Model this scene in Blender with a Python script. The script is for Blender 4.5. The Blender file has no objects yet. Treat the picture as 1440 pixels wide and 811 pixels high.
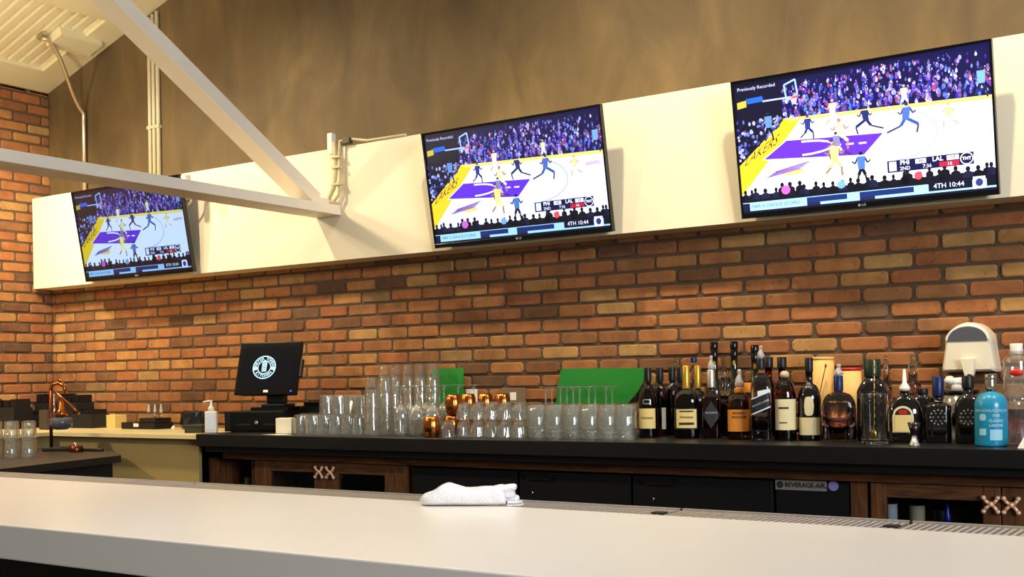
import bpy, bmesh, math, random
from mathutils import Vector, Matrix
random.seed(7)
S = bpy.context.scene
COL = S.collection
PI = math.pi

# ---------------------------------------------------------------- camera model
F, TH, RO, CZ = 1630.0, math.radians(33.9), 0.016, 1.35
PX, PY = 720.0, 533.0

def ray(px, py):
    u = (px - PX) / F; v = (PY - py) / F
    a = u + v * RO; b = v - RO * u
    return (-math.sin(TH) + a * math.cos(TH), math.cos(TH) + a * math.sin(TH), b)

def atY(px, py, Y):
    d = ray(px, py); t = Y / d[1]
    return Vector((d[0] * t, Y, CZ + d[2] * t))

cam = bpy.data.cameras.new('camera')
cam.sensor_width = 36.0
cam.lens = F / 1440 * 36
cam.shift_y = (PY - 405.5) / 1440
cam.clip_start = 0.02
co = bpy.data.objects.new('camera', cam); COL.objects.link(co)
co.matrix_world = Matrix.Translation((0, 0, CZ)) @ Matrix.Rotation(TH, 4, 'Z') @ Matrix.Rotation(PI / 2, 4, 'X') @ Matrix.Rotation(-RO, 4, 'Z')
S.camera = co
S.view_settings.view_transform = 'Standard'
S.view_settings.look = 'None'
S.view_settings.exposure = 0.3
S.view_settings.gamma = 1.0
S.view_settings.use_curve_mapping = False
cy = S.cycles
cy.max_bounces = 28; cy.transmission_bounces = 26; cy.glossy_bounces = 6; cy.diffuse_bounces = 4
cy.transparent_max_bounces = 96
cy.caustics_reflective = False; cy.caustics_refractive = False
cy.sample_clamp_indirect = 6.0
try:
    cy.use_denoising = True
except Exception:
    pass

# ---------------------------------------------------------------- colours and materials
def lin(c):
    c = c / 255.0
    return c / 12.92 if c <= 0.04045 else ((c + 0.055) / 1.055) ** 2.4

def rgb(r, g, b, a=1.0):
    return (lin(r), lin(g), lin(b), a)

def mat(name, col, rough=0.5, metal=0.0, var=0.06, scale=12.0, bump=0.0, bscale=80.0, trans=0.0, ior=1.45, coat=0.0, spec=0.5, stretch=None):
    m = bpy.data.materials.new(name); m.use_nodes = True
    nt = m.node_tree; n = nt.nodes; l = nt.links
    p = n['Principled BSDF']
    p.inputs['Roughness'].default_value = rough
    p.inputs['Metallic'].default_value = metal
    p.inputs['IOR'].default_value = ior
    p.inputs['Transmission Weight'].default_value = trans
    p.inputs['Coat Weight'].default_value = coat
    p.inputs['Specular IOR Level'].default_value = spec
    c = rgb(*col)
    tc = n.new('ShaderNodeTexCoord')
    src = tc.outputs['Object']
    if stretch:
        mp = n.new('ShaderNodeMapping'); mp.inputs['Scale'].default_value = stretch
        l.new(src, mp.inputs['Vector']); src = mp.outputs['Vector']
    nz = n.new('ShaderNodeTexNoise'); nz.inputs['Scale'].default_value = scale
    nz.inputs['Detail'].default_value = 5.0
    l.new(src, nz.inputs['Vector'])
    mx = n.new('ShaderNodeMix'); mx.data_type = 'RGBA'
    mx.inputs[6].default_value = tuple(max(0, x * (1 - var)) for x in c[:3]) + (1,)
    mx.inputs[7].default_value = tuple(min(1, x * (1 + var)) for x in c[:3]) + (1,)
    l.new(nz.outputs['Fac'], mx.inputs[0])
    l.new(mx.outputs[2], p.inputs['Base Color'])
    if bump > 0:
        nb = n.new('ShaderNodeTexNoise'); nb.inputs['Scale'].default_value = bscale; nb.inputs['Detail'].default_value = 4.0
        l.new(src, nb.inputs['Vector'])
        bp = n.new('ShaderNodeBump'); bp.inputs['Strength'].default_value = bump; bp.inputs['Distance'].default_value = 0.004
        l.new(nb.outputs['Fac'], bp.inputs['Height']); l.new(bp.outputs['Normal'], p.inputs['Normal'])
    return m

def emis(name, col, strength):
    m = bpy.data.materials.new(name); m.use_nodes = True
    p = m.node_tree.nodes['Principled BSDF']
    p.inputs['Base Color'].default_value = rgb(*[c * 0.3 for c in col]); p.inputs['Roughness'].default_value = 0.12; p.inputs['Specular IOR Level'].default_value = 0.25
    p.inputs['Emission Color'].default_value = rgb(*col)
    p.inputs['Emission Strength'].default_value = strength
    return m

def thin_glass(name, tint=(0.97, 0.98, 0.97), haze=0.03, rough=0.03, edge=3.0, floor_=0.05):
    m = bpy.data.materials.new(name); m.use_nodes = True
    nt = m.node_tree; n = nt.nodes; l = nt.links
    n.remove(n['Principled BSDF'])
    tr = n.new('ShaderNodeBsdfTransparent'); tr.inputs['Color'].default_value = tint + (1,)
    gl = n.new('ShaderNodeBsdfGlossy'); gl.inputs['Roughness'].default_value = rough; gl.inputs['Color'].default_value = (0.95, 0.96, 0.95, 1)
    df = n.new('ShaderNodeBsdfDiffuse'); df.inputs['Color'].default_value = (0.8, 0.82, 0.8, 1)
    lw = n.new('ShaderNodeLayerWeight'); lw.inputs['Blend'].default_value = 0.5
    tc = n.new('ShaderNodeTexCoord'); nz = n.new('ShaderNodeTexNoise'); nz.inputs['Scale'].default_value = 40
    l.new(tc.outputs['Object'], nz.inputs['Vector'])
    pw = n.new('ShaderNodeMath'); pw.operation = 'POWER'; pw.inputs[1].default_value = edge; l.new(lw.outputs['Facing'], pw.inputs[0])
    ma = n.new('ShaderNodeMath'); ma.operation = 'MULTIPLY_ADD'; ma.inputs[1].default_value = 1 - floor_; ma.inputs[2].default_value = floor_; l.new(pw.outputs[0], ma.inputs[0])
    hz = n.new('ShaderNodeMath'); hz.operation = 'MULTIPLY'; hz.inputs[1].default_value = haze * 2; l.new(nz.outputs['Fac'], hz.inputs[0])
    m1 = n.new('ShaderNodeMixShader'); l.new(hz.outputs[0], m1.inputs[0]); l.new(tr.outputs[0], m1.inputs[1]); l.new(df.outputs[0], m1.inputs[2])
    m2 = n.new('ShaderNodeMixShader'); l.new(ma.outputs[0], m2.inputs[0]); l.new(m1.outputs[0], m2.inputs[1]); l.new(gl.outputs[0], m2.inputs[2])
    l.new(m2.outputs[0], n['Material Output'].inputs['Surface'])
    return m

def screen_mat(name, strength, tint, gain=1.0):
    m = bpy.data.materials.new(name); m.use_nodes = True
    nt = m.node_tree; n = nt.nodes; l = nt.links
    p = n['Principled BSDF']
    p.inputs['Base Color'].default_value = (0.004, 0.004, 0.005, 1); p.inputs['Roughness'].default_value = 0.25
    at = n.new('ShaderNodeAttribute'); at.attribute_name = 'Col'
    mx = n.new('ShaderNodeMix'); mx.data_type = 'RGBA'; mx.blend_type = 'MULTIPLY'; mx.inputs[0].default_value = 1.0
    mx.inputs[7].default_value = tint + (1,)
    l.new(at.outputs['Color'], mx.inputs[6])
    l.new(mx.outputs[2], p.inputs['Emission Color'])
    p.inputs['Emission Strength'].default_value = strength
    return m

def brick_mat():
    m = bpy.data.materials.new('old brick'); m.use_nodes = True
    nt = m.node_tree; n = nt.nodes; l = nt.links
    p = n['Principled BSDF']; p.inputs['Roughness'].default_value = 0.82; p.inputs['Specular IOR Level'].default_value = 0.3
    g = n.new('ShaderNodeNewGeometry')
    rp = n.new('ShaderNodeValToRGB'); rp.color_ramp.interpolation = 'LINEAR'
    cols = [(0.00, (94, 68, 47)), (0.08, (120, 82, 54)), (0.2, (148, 97, 60)), (0.36, (164, 106, 63)), (0.5, (152, 94, 57)),
            (0.62, (170, 115, 68)), (0.74, (144, 98, 62)), (0.87, (176, 127, 74)), (0.96, (172, 134, 82)), (1.0, (108, 82, 60))]
    e = rp.color_ramp.elements
    e[0].position = 0; e[0].color = rgb(*cols[0][1]); e[1].position = 1; e[1].color = rgb(*cols[-1][1])
    for pos, c in cols[1:-1]:
        q = e.new(pos); q.color = rgb(*c)
    l.new(g.outputs['Random Per Island'], rp.inputs['Fac'])
    tc = n.new('ShaderNodeTexCoord')
    nz = n.new('ShaderNodeTexNoise'); nz.inputs['Scale'].default_value = 11; nz.inputs['Detail'].default_value = 8; nz.inputs['Roughness'].default_value = 0.65
    l.new(tc.outputs['Object'], nz.inputs['Vector'])
    r2 = n.new('ShaderNodeValToRGB'); r2.color_ramp.elements[0].position = 0.3; r2.color_ramp.elements[1].position = 0.72
    r2.color_ramp.elements[0].color = (0.62, 0.6, 0.58, 1); r2.color_ramp.elements[1].color = (1.12, 1.1, 1.05, 1)
    l.new(nz.outputs['Fac'], r2.inputs['Fac'])
    mx = n.new('ShaderNodeMix'); mx.data_type = 'RGBA'; mx.blend_type = 'MULTIPLY'; mx.inputs[0].default_value = 1.0
    l.new(rp.outputs['Color'], mx.inputs[6]); l.new(r2.outputs['Color'], mx.inputs[7])
    vo = n.new('ShaderNodeTexNoise'); vo.inputs['Scale'].default_value = 60; vo.inputs['Detail'].default_value = 3
    l.new(tc.outputs['Object'], vo.inputs['Vector'])
    r3 = n.new('ShaderNodeValToRGB'); r3.color_ramp.elements[0].position = 0.26; r3.color_ramp.elements[1].position = 0.36
    r3.color_ramp.elements[0].color = (0.45, 0.4, 0.38, 1)
    l.new(vo.outputs['Fac'], r3.inputs['Fac'])
    m2 = n.new('ShaderNodeMix'); m2.data_type = 'RGBA'; m2.blend_type = 'MULTIPLY'; m2.inputs[0].default_value = 0.8
    l.new(mx.outputs[2], m2.inputs[6]); l.new(r3.outputs['Color'], m2.inputs[7])
    l.new(m2.outputs[2], p.inputs['Base Color'])
    bp = n.new('ShaderNodeBump'); bp.inputs['Strength'].default_value = 0.5; bp.inputs['Distance'].default_value = 0.004
    l.new(nz.outputs['Fac'], bp.inputs['Height']); l.new(bp.outputs['Normal'], p.inputs['Normal'])
    return m

def plaster_mat():
    m = bpy.data.materials.new('mottled taupe plaster'); m.use_nodes = True
    nt = m.node_tree; n = nt.nodes; l = nt.links
    p = n['Principled BSDF']; p.inputs['Roughness'].default_value = 0.7
    tc = n.new('ShaderNodeTexCoord')
    mp = n.new('ShaderNodeMapping'); mp.inputs['Scale'].default_value = (1.6, 1, 0.7)
    l.new(tc.outputs['Object'], mp.inputs['Vector'])
    nz = n.new('ShaderNodeTexNoise'); nz.inputs['Scale'].default_value = 2.1; nz.inputs['Detail'].default_value = 7; nz.inputs['Roughness'].default_value = 0.58
    nz.inputs['Distortion'].default_value = 0.6
    l.new(mp.outputs['Vector'], nz.inputs['Vector'])
    rp = n.new('ShaderNodeValToRGB'); e = rp.color_ramp.elements
    e[0].position = 0.3; e[0].color = rgb(76, 60, 35); e[1].position = 0.7; e[1].color = rgb(110, 89, 54)
    q = e.new(0.5); q.color = rgb(92, 74, 43)
    l.new(nz.outputs['Fac'], rp.inputs['Fac']); l.new(rp.outputs['Color'], p.inputs['Base Color'])
    bp = n.new('ShaderNodeBump'); bp.inputs['Strength'].default_value = 0.25; bp.inputs['Distance'].default_value = 0.01
    l.new(nz.outputs['Fac'], bp.inputs['Height']); l.new(bp.outputs['Normal'], p.inputs['Normal'])
    return m

def wood_mat(name, c1, c2, rough=0.45, stretch=(6, 6, 0.7)):
    m = bpy.data.materials.new(name); m.use_nodes = True
    nt = m.node_tree; n = nt.nodes; l = nt.links
    p = n['Principled BSDF']; p.inputs['Roughness'].default_value = rough
    tc = n.new('ShaderNodeTexCoord'); mp = n.new('ShaderNodeMapping'); mp.inputs['Scale'].default_value = stretch
    l.new(tc.outputs['Object'], mp.inputs['Vector'])
    nz = n.new('ShaderNodeTexNoise'); nz.inputs['Scale'].default_value = 7; nz.inputs['Detail'].default_value = 8; nz.inputs['Distortion'].default_value = 1.2
    l.new(mp.outputs['Vector'], nz.inputs['Vector'])
    rp = n.new('ShaderNodeValToRGB'); e = rp.color_ramp.elements
    e[0].position = 0.3; e[0].color = rgb(*c1); e[1].position = 0.7; e[1].color = rgb(*c2)
    l.new(nz.outputs['Fac'], rp.inputs['Fac']); l.new(rp.outputs['Color'], p.inputs['Base Color'])
    return m

M = {}
M['brick'] = brick_mat()
M['mortar'] = mat('dark mortar', (84, 68, 50), 0.95, var=0.25, scale=30, bump=0.6, bscale=120)
M['plaster'] = plaster_mat()
M['cream'] = mat('cream painted drywall', (232, 222, 196), 0.55, var=0.02, scale=3)
M['deck'] = mat('cream painted steel deck', (226, 216, 178), 0.45, var=0.03, scale=4)
M['steel_white'] = mat('off white painted steel', (236, 226, 208), 0.42, var=0.05, scale=9, bump=0.15, bscale=60)
M['conduit'] = mat('galvanised conduit', (206, 190, 160), 0.3, 0.75, var=0.08, scale=30)
M['conduit_paint'] = mat('painted conduit', (196, 184, 152), 0.35, 0.0, var=0.06, scale=30)
M['counter'] = mat('black honed stone', (17, 17, 18), 0.38, var=0.3, scale=40)
M['bar'] = mat('white quartz', (236, 230, 218), 0.28, var=0.025, scale=5)
M['barside'] = mat('grey white quartz edge', (214, 208, 198), 0.4, var=0.03, scale=6)
M['beige'] = mat('beige painted panel', (166, 144, 92), 0.6, var=0.05, scale=4, bump=0.1, bscale=40)
M['ledge'] = mat('pale laminate ledge', (214, 198, 150), 0.35, var=0.03, scale=6)
M['wood'] = wood_mat('dark stained oak', (64, 38, 20), (122, 76, 42))
M['woodh'] = wood_mat('dark stained oak rail', (64, 38, 20), (122, 76, 42), stretch=(0.7, 6, 6))
M['black'] = mat('black plastic', (15, 15, 17), 0.4, var=0.15)
M['blackgloss'] = mat('gloss black plastic', (10, 10, 12), 0.14, var=0.1)
M['blackmatte'] = mat('matt black vinyl', (16, 17, 18), 0.62, var=0.2)
M['cooler'] = mat('black coated steel', (17, 18, 20), 0.42, var=0.15, scale=20)
M['charcoal'] = mat('charcoal laminate', (58, 52, 44), 0.5, var=0.1)
M['steel'] = mat('brushed stainless', (212, 206, 198), 0.45, 1.0, var=0.1, scale=25, stretch=(1, 30, 1))
M['chrome'] = mat('polished chrome', (220, 216, 210), 0.08, 1.0, var=0.03)
M['copper'] = mat('polished copper', (196, 118, 58), 0.2, 1.0, var=0.08, scale=14)
M['handle'] = mat('satin copper', (255, 204, 166), 0.5, 0.5, var=0.05)
M['copperdark'] = mat('aged copper', (120, 62, 38), 0.3, 1.0, var=0.15)
M['brass'] = mat('brass', (214, 176, 96), 0.25, 1.0, var=0.06)
M['green'] = mat('green sheet plastic', (30, 128, 44), 0.5, var=0.06, scale=4)
M['towel'] = mat('white terry cloth', (232, 230, 232), 0.95, var=0.03, scale=40, bump=0.9, bscale=260)
M['white'] = mat('white plastic', (232, 228, 216), 0.4, var=0.02)
M['offwhite'] = mat('ivory plastic', (224, 214, 190), 0.32, var=0.03)
M['paper'] = mat('white paper', (230, 220, 196), 0.8, var=0.03)
M['label_cream'] = mat('cream paper label', (226, 212, 166), 0.7, var=0.06, scale=30)
M['label_yellow'] = mat('pale gold label', (224, 200, 128), 0.6, var=0.06, scale=30)
M['label_orange'] = mat('orange label', (222, 140, 48), 0.6, var=0.06, scale=30)
M['label_white'] = mat('white label', (226, 230, 236), 0.5, var=0.03)
M['label_dark'] = mat('black label', (20, 22, 26), 0.5, var=0.1)
M['label_grey'] = mat('dark grey label', (46, 46, 50), 0.4, var=0.1)
M['ink'] = mat('dark ink', (40, 32, 24), 0.7)
M['ink_silver'] = mat('silver ink', (176, 178, 182), 0.35, 0.4)
M['ink_pale'] = mat('pale blue ink', (150, 206, 226), 0.5)
M['red'] = mat('red paint', (196, 36, 26), 0.35)
M['tube'] = mat('buff cardboard tube', (222, 182, 108), 0.6, var=0.04)
M['teal'] = mat('frosted aqua glass', (30, 138, 176), 0.3, var=0.08, scale=9, coat=0.3)
M['glass'] = thin_glass('clear drinking glass', (0.975, 0.98, 0.97), 0.035, 0.03, 2.3, 0.065)
M['crystal'] = mat('clear bottle glass', (248, 250, 248), 0.0, trans=1.0, ior=1.46, var=0.0)
M['glassg'] = thin_glass('greenish drinking glass', (0.955, 0.967, 0.957), 0.05, 0.03, 2.2, 0.07)
M['stem'] = thin_glass('stemware glass', (0.97, 0.975, 0.96), 0.09, 0.05, 1.6, 0.1)
M['amber'] = mat('amber glass', (196, 122, 66), 0.02, trans=1.0, ior=1.46, var=0.02)
M['brown_glass'] = mat('brown glass', (130, 72, 44), 0.03, trans=1.0, ior=1.46, var=0.02)
M['dark_glass'] = mat('very dark glass', (14, 12, 12), 0.06, var=0.05, coat=0.6, spec=0.6)
M['green_glass'] = mat('dark green glass', (12, 20, 14), 0.06, var=0.05, coat=0.6, spec=0.6)
M['smoke'] = mat('smoky plastic window', (120, 124, 132), 0.08, trans=0.55, ior=1.45, var=0.05)
M['whiskey'] = mat('dark whiskey', (196, 122, 62), 0.0, trans=1.0, ior=1.34, var=0.0)
M['whiskeyd'] = mat('deep brown spirit', (134, 80, 54), 0.0, trans=1.0, ior=1.34, var=0.0)
M['plum'] = mat('plum brown spirit', (206, 160, 176), 0.0, trans=1.0, ior=1.34, var=0.0)
M['rosy'] = mat('rosy spirit', (206, 140, 142), 0.0, trans=1.0, ior=1.34, var=0.0)
M['gold'] = mat('gold foil', (216, 168, 66), 0.3, 0.7, var=0.1)
M['bluefoil'] = mat('dark blue foil', (26, 38, 88), 0.35, 0.2)
M['orangefoil'] = mat('orange foil', (206, 130, 42), 0.35, 0.1)
M['poly'] = mat('cloudy plastic film', (212, 206, 202), 0.35, trans=0.35, var=0.1, bump=0.5)
M['bluefilm'] = mat('blue grey film', (70, 84, 116), 0.25, var=0.3, scale=30, coat=0.4)
M['cable'] = mat('beige cable', (198, 182, 142), 0.5, var=0.1)
M['floor'] = mat('dark sealed concrete', (56, 50, 44), 0.5, var=0.15)
M['cork'] = mat('beige cork', (198, 176, 140), 0.7, var=0.15, bump=0.4)
M['navy'] = mat('navy panel', (24, 28, 40), 0.3)
M['tin'] = mat('brushed nickel badge', (196, 192, 182), 0.3, 0.6, var=0.06)
M['purple'] = mat('lilac sticker', (150, 140, 196), 0.4, var=0.2, scale=60)
M['whitefilm'] = mat('white crumpled film', (226, 222, 214), 0.4, var=0.1, bump=0.6)

# ---------------------------------------------------------------- mesh builder
class MB:
    def __init__(s):
        s.bm = bmesh.new(); s.cl = None
    def f(s, vs, mi=0, smooth=False):
        try:
            q = s.bm.faces.new(vs)
        except ValueError:
            return None
        q.material_index = mi; q.smooth = smooth
        return q
    def box(s, x0, x1, y0, y1, z0, z1, mi=0, bev=0.0):
        v = [s.bm.verts.new(p) for p in ((x0, y0, z0), (x1, y0, z0), (x1, y1, z0), (x0, y1, z0), (x0, y0, z1), (x1, y0, z1), (x1, y1, z1), (x0, y1, z1))]
        fs = [s.f([v[i] for i in q], mi) for q in ((3, 2, 1, 0), (4, 5, 6, 7), (0, 1, 5, 4), (1, 2, 6, 5), (2, 3, 7, 6), (3, 0, 4, 7))]
        if bev > 0:
            es = list({e for q in fs for e in q.edges})
            bmesh.ops.bevel(s.bm, geom=es, offset=bev, segments=2, affect='EDGES', profile=0.6)
        return s
    def obox(s, c, ax, ay, az, hx, hy, hz, mi=0, bev=0.0):
        c = Vector(c); ax = Vector(ax).normalized(); ay = Vector(ay).normalized(); az = Vector(az).normalized()
        v = [s.bm.verts.new(c + ax * hx * i + ay * hy * j + az * hz * k) for (i, j, k) in ((-1, -1, -1), (1, -1, -1), (1, 1, -1), (-1, 1, -1), (-1, -1, 1), (1, -1, 1), (1, 1, 1), (-1, 1, 1))]
        fs = [s.f([v[i] for i in q], mi) for q in ((3, 2, 1, 0), (4, 5, 6, 7), (0, 1, 5, 4), (1, 2, 6, 5), (2, 3, 7, 6), (3, 0, 4, 7))]
        if bev > 0:
            es = list({e for q in fs for e in q.edges})
            bmesh.ops.bevel(s.bm, geom=es, offset=bev, segments=2, affect='EDGES', profile=0.6)
        return s
    def prism(s, pts, z0, z1, mi=0):
        a = [s.bm.verts.new((x, y, z0)) for x, y in pts]; b = [s.bm.verts.new((x, y, z1)) for x, y in pts]
        s.f(a[::-1], mi); s.f(b, mi); n = len(pts)
        for i in range(n):
            s.f([a[i], a[(i + 1) % n], b[(i + 1) % n], b[i]], mi)
        return s
    def prism_y(s, pts, y0, y1, mi=0):
        a = [s.bm.verts.new((x, y0, z)) for x, z in pts]; b = [s.bm.verts.new((x, y1, z)) for x, z in pts]
        s.f(a, mi); s.f(b[::-1], mi); n = len(pts)
        for i in range(n):
            s.f([a[(i + 1) % n], a[i], b[i], b[(i + 1) % n]], mi)
        return s
    def rings(s, rs, closed=False, cap0=True, cap1=True, mi=0, smooth=True):
        vr = [[s.bm.verts.new(p) for p in r] for r in rs]
        n = len(vr[0]); m = len(vr)
        for i in range(m if closed else m - 1):
            a, b = vr[i], vr[(i + 1) % m]
            for j in range(n):
                s.f([a[j], a[(j + 1) % n], b[(j + 1) % n], b[j]], mi, smooth)
        if not closed:
            if cap0: s.f(vr[0][::-1], mi)
            if cap1: s.f(vr[-1], mi)
        return s
    def lathe(s, prof, seg=24, c=(0, 0, 0), mi=0, closed=False, mod=None, smooth=True, cap0=True, cap1=True):
        rs = []
        for r, z in prof:
            ring = []
            for j in range(seg):
                a = 2 * PI * j / seg
                rr = max(r, 1e-4) * (mod(a, z) if mod else 1.0)
                ring.append((c[0] + rr * math.cos(a), c[1] + rr * math.sin(a), c[2] + z))
            rs.append(ring)
        return s.rings(rs, closed, cap0, cap1, mi, smooth)
    def tube(s, pts, r, seg=10, mi=0, taper=None):
        pts = [Vector(p) for p in pts]; rs = []
        up = Vector((0.13, 0.21, 0.97))
        for i, p in enumerate(pts):
            t = (pts[min(i + 1, len(pts) - 1)] - pts[max(i - 1, 0)]).normalized()
            if i == 0:
                a = t.cross(up).normalized()
                if a.length < 0.1: a = t.cross(Vector((1, 0, 0))).normalized()
            else:
                a = (a - t * a.dot(t)).normalized()
            b = t.cross(a)
            rr = r if taper is None else r * taper[i]
            rs.append([p + (a * math.cos(2 * PI * j / seg) + b * math.sin(2 * PI * j / seg)) * rr for j in range(seg)])
        return s.rings(rs, mi=mi)
    def ball(s, c, r, seg=14, sc=(1, 1, 1), mi=0):
        rs = []
        n = max(5, seg // 2)
        for i in range(1, n):
            ph = PI * i / n
            rs.append([(c[0] + r * sc[0] * math.sin(ph) * math.cos(2 * PI * j / seg), c[1] + r * sc[1] * math.sin(ph) * math.sin(2 * PI * j / seg), c[2] - r * sc[2] * math.cos(ph)) for j in range(seg)])
        return s.rings(rs, mi=mi)
    def poly(s, pts, mi=0):
        return s.f([s.bm.verts.new(p) for p in pts], mi)
    def mesh(s, name, mats):
        me = bpy.data.meshes.new(name)
        bmesh.ops.recalc_face_normals(s.bm, faces=s.bm.faces[:])
        s.bm.to_mesh(me); s.bm.free()
        for m in (mats if isinstance(mats, (list, tuple)) else [mats]):
            me.materials.append(m)
        return me
    def build(s, name, mats, parent=None, loc=None):
        o = bpy.data.objects.new(name, s.mesh(name, mats)); COL.objects.link(o)
        if parent is not None: o.parent = parent
        if loc is not None: o.location = loc
        return o

def thing(name, label, cat, loc=(0, 0, 0), rz=0.0, group=None):
    o = bpy.data.objects.new(name, None); COL.objects.link(o)
    o.empty_display_size = 0.05
    o.location = loc; o.rotation_euler = (0, 0, rz)
    o['label'] = label; o['category'] = cat
    if group: o['group'] = group
    return o

def tag(o, label, cat, group=None):
    o['label'] = label; o['category'] = cat
    if group: o['group'] = group
    return o

def structure(o, label=None):
    o['kind'] = 'structure'
    if label:
        o['label'] = label
    return o

def dup(root, loc, rz=None, label=None, group=None):
    r = root.copy(); COL.objects.link(r); r.location = loc
    if rz is not None: r.rotation_euler = (0, 0, rz)
    if label: r['label'] = label
    if group: r['group'] = group
    for ch in list(root.children):
        c = ch.copy(); COL.objects.link(c); c.parent = r
        for g in list(ch.children):
            d = g.copy(); COL.objects.link(d); d.parent = c
    return r

def text_polys(body, size, align='CENTER', bold=0.0, xscale=1.0):
    """faces of a line of lettering as lists of (x, y)"""
    cu = bpy.data.curves.new('t', 'FONT'); cu.body = body; cu.size = size; cu.align_x = align; cu.align_y = 'CENTER'
    cu.resolution_u = 2; cu.offset = bold
    o = bpy.data.objects.new('t', cu); COL.objects.link(o)
    dg = bpy.context.evaluated_depsgraph_get()
    me = bpy.data.meshes.new_from_object(o.evaluated_get(dg))
    out = [[(me.vertices[i].co.x * xscale, me.vertices[i].co.y) for i in p.vertices] for p in me.polygons]
    bpy.data.objects.remove(o); bpy.data.curves.remove(cu); bpy.data.meshes.remove(me)
    return out

# ---------------------------------------------------------------- the setting
WY = 4.80            # brick face of the back wall
LX = -6.98           # brick face of the left wall
ZB = 2.02            # bricks stop behind the soffit
EAVE = 3.34; TAN = math.tan(math.radians(17.8))
def roofz(x): return EAVE + (x - LX) * TAN

def brick_face(mb, x0, x1, z0, z1, phase_x, phase_z, L=0.2105, H=0.0667, flip=None):
    """one bevelled brick per cell, in (u, z) with relief along -v"""
    rnd = random.Random(11 if flip is None else 12)
    r0 = int(math.floor((z0 - phase_z) / H)); r1 = int(math.ceil((z1 - phase_z) / H))
    for r in range(r0, r1):
        za = phase_z + r * H; off = 0 if r % 2 else L / 2
        off += rnd.uniform(-0.008, 0.008)
        c0 = int(math.floor((x0 - phase_x) / L)) - 1; c1 = int(math.ceil((x1 - phase_x) / L)) + 1
        for c in range(c0, c1):
            ua = phase_x + c * L + off + 0.0058 + rnd.uniform(-0.002, 0.002); ub = phase_x + (c + 1) * L + off - 0.0058 + rnd.uniform(-0.002, 0.002)
            wa = za + 0.0056 + rnd.uniform(-.0012, .0012); wb = za + H - 0.0056 + rnd.uniform(-.0012, .0012)
            ua = max(ua, x0); ub = min(ub, x1); wa = max(wa, z0); wb = min(wb, z1)
            if ub - ua < 0.02 or wb - wa < 0.015: continue
            d = 0.0075 + rnd.uniform(-0.0025, 0.0022)
            def loop(ins, ch, dep):
                a, b, e, g = ua + ins, ub - ins, wa + ins, wb - ins
                j = lambda: rnd.uniform(-.0011, .0011)
                P = [(a + ch, e), (b - ch, e), (b, e + ch), (b, g - ch), (b - ch, g), (a + ch, g), (a, g - ch), (a, e + ch)]
                return [(p[0] + j(), p[1] + j(), dep) for p in P]
            ch_ = rnd.uniform(0.007, 0.012)
            Ls = [loop(0, ch_, 0.004), loop(0.001, ch_, -d * 0.55), loop(0.0055, ch_ + 0.002, -d)]
            rs = []
            for lp in Ls:
                rs.append([(u, WY + v, z) if flip is None else (LX - v, u, z) for u, z, v in lp])
            mb.rings(rs, cap0=False, mi=1, smooth=False)
    return mb

wb_ = MB()
wb_.box(LX - 0.2, 0.9, WY, WY + 0.2, 0.0, ZB, 0)
brick_face(wb_, LX + 0.004, 0.9, 0.92, ZB, -2.942, 1.4405)
wall_back = structure(wb_.build('wall_back', [M['mortar'], M['brick']]), 'orange brown brick wall behind the back bar')
up = MB()
xr = 0.9
up.prism_y([(LX - 0.2, ZB), (xr, ZB), (xr, roofz(xr)), (LX - 0.2, roofz(LX - 0.2))], WY - 0.004, WY + 0.2, 0)
pl = up.build('plaster', M['plaster'], wall_back); pl['label'] = 'mottled taupe plaster above the brick'

wl_ = MB()
wl_.box(LX - 0.2, LX, 1.2, WY, 0.0, EAVE, 0)
brick_face(wl_, 1.6, WY - 0.004, 0.92, EAVE - 0.003, 0.11, 1.4405, flip=True)
structure(wl_.build('wall_left', [M['mortar'], M['brick']]), 'weathered brick end wall at the left')

structure(MB().box(-8, 2.5, -4, 5, -0.1, 0).build('floor', M['floor']))

# corrugated roof deck between its edge beams
dk = MB()
slope = Vector((1, 0, TAN)).normalized(); nrm = Vector((-TAN, 0, 1)).normalized()
def rp_(x, y, up_=0.0):
    return Vector((x, y, roofz(x))) + nrm * up_
ys = []; y = 1.4; per = 0.076
while y < WY + 0.1:
    ys += [(y, 0.024), (y + per * 0.62, 0.024), (y + per * 0.72, 0.037), (y + per * 0.9, 0.037)]
    y += per
rs = []
for x in (LX - 0.1, -5.0, -3.0, 0.9):
    rs.append([rp_(x, yy, uu) for yy, uu in ys])
vr = [[dk.bm.verts.new(p) for p in r] for r in rs]
for i in range(len(vr) - 1):
    for j in range(len(ys) - 1):
        dk.f([vr[i][j], vr[i][j + 1], vr[i + 1][j + 1], vr[i + 1][j]])
ceil = structure(dk.build('ceiling', M['deck']), 'sloped cream corrugated steel deck')

def slab_on_roof(x0, x1, y0, y1, d0, d1):
    mb = MB()
    cs = []
    for d in (d0, d1):
        for (x, y) in ((x0, y0), (x1, y0), (x1, y1), (x0, y1)):
            cs.append(mb.bm.verts.new(rp_(x, y, d)))
    for q in ((3, 2, 1, 0), (4, 5, 6, 7), (0, 1, 5, 4), (1, 2, 6, 5), (2, 3, 7, 6), (3, 0, 4, 7)):
        mb.f([cs[i] for i in q])
    return mb
structure(slab_on_roof(LX - 0.02, -6.75, 1.4, WY, 0.0, 0.11).build('trim_1', M['deck']), 'cream eave beam above left brick wall')
structure(slab_on_roof(-6.75, 0.9, 4.605, WY - 0.002, 0.0, 0.11).build('trim_2', M['deck']), 'cream rake beam along the gable wall')
structure(slab_on_roof(-6.10, -5.55, 1.4, 4.605, -0.002, 0.11).build('trim_3', M['deck']), 'flat cream purlin under the deck')
structure(slab_on_roof(-6.45, -6.30, 4.42, 4.72, -0.032, 0.06).build('trim_4', M['deck']), 'cream bracket block at the rake beam')

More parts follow.
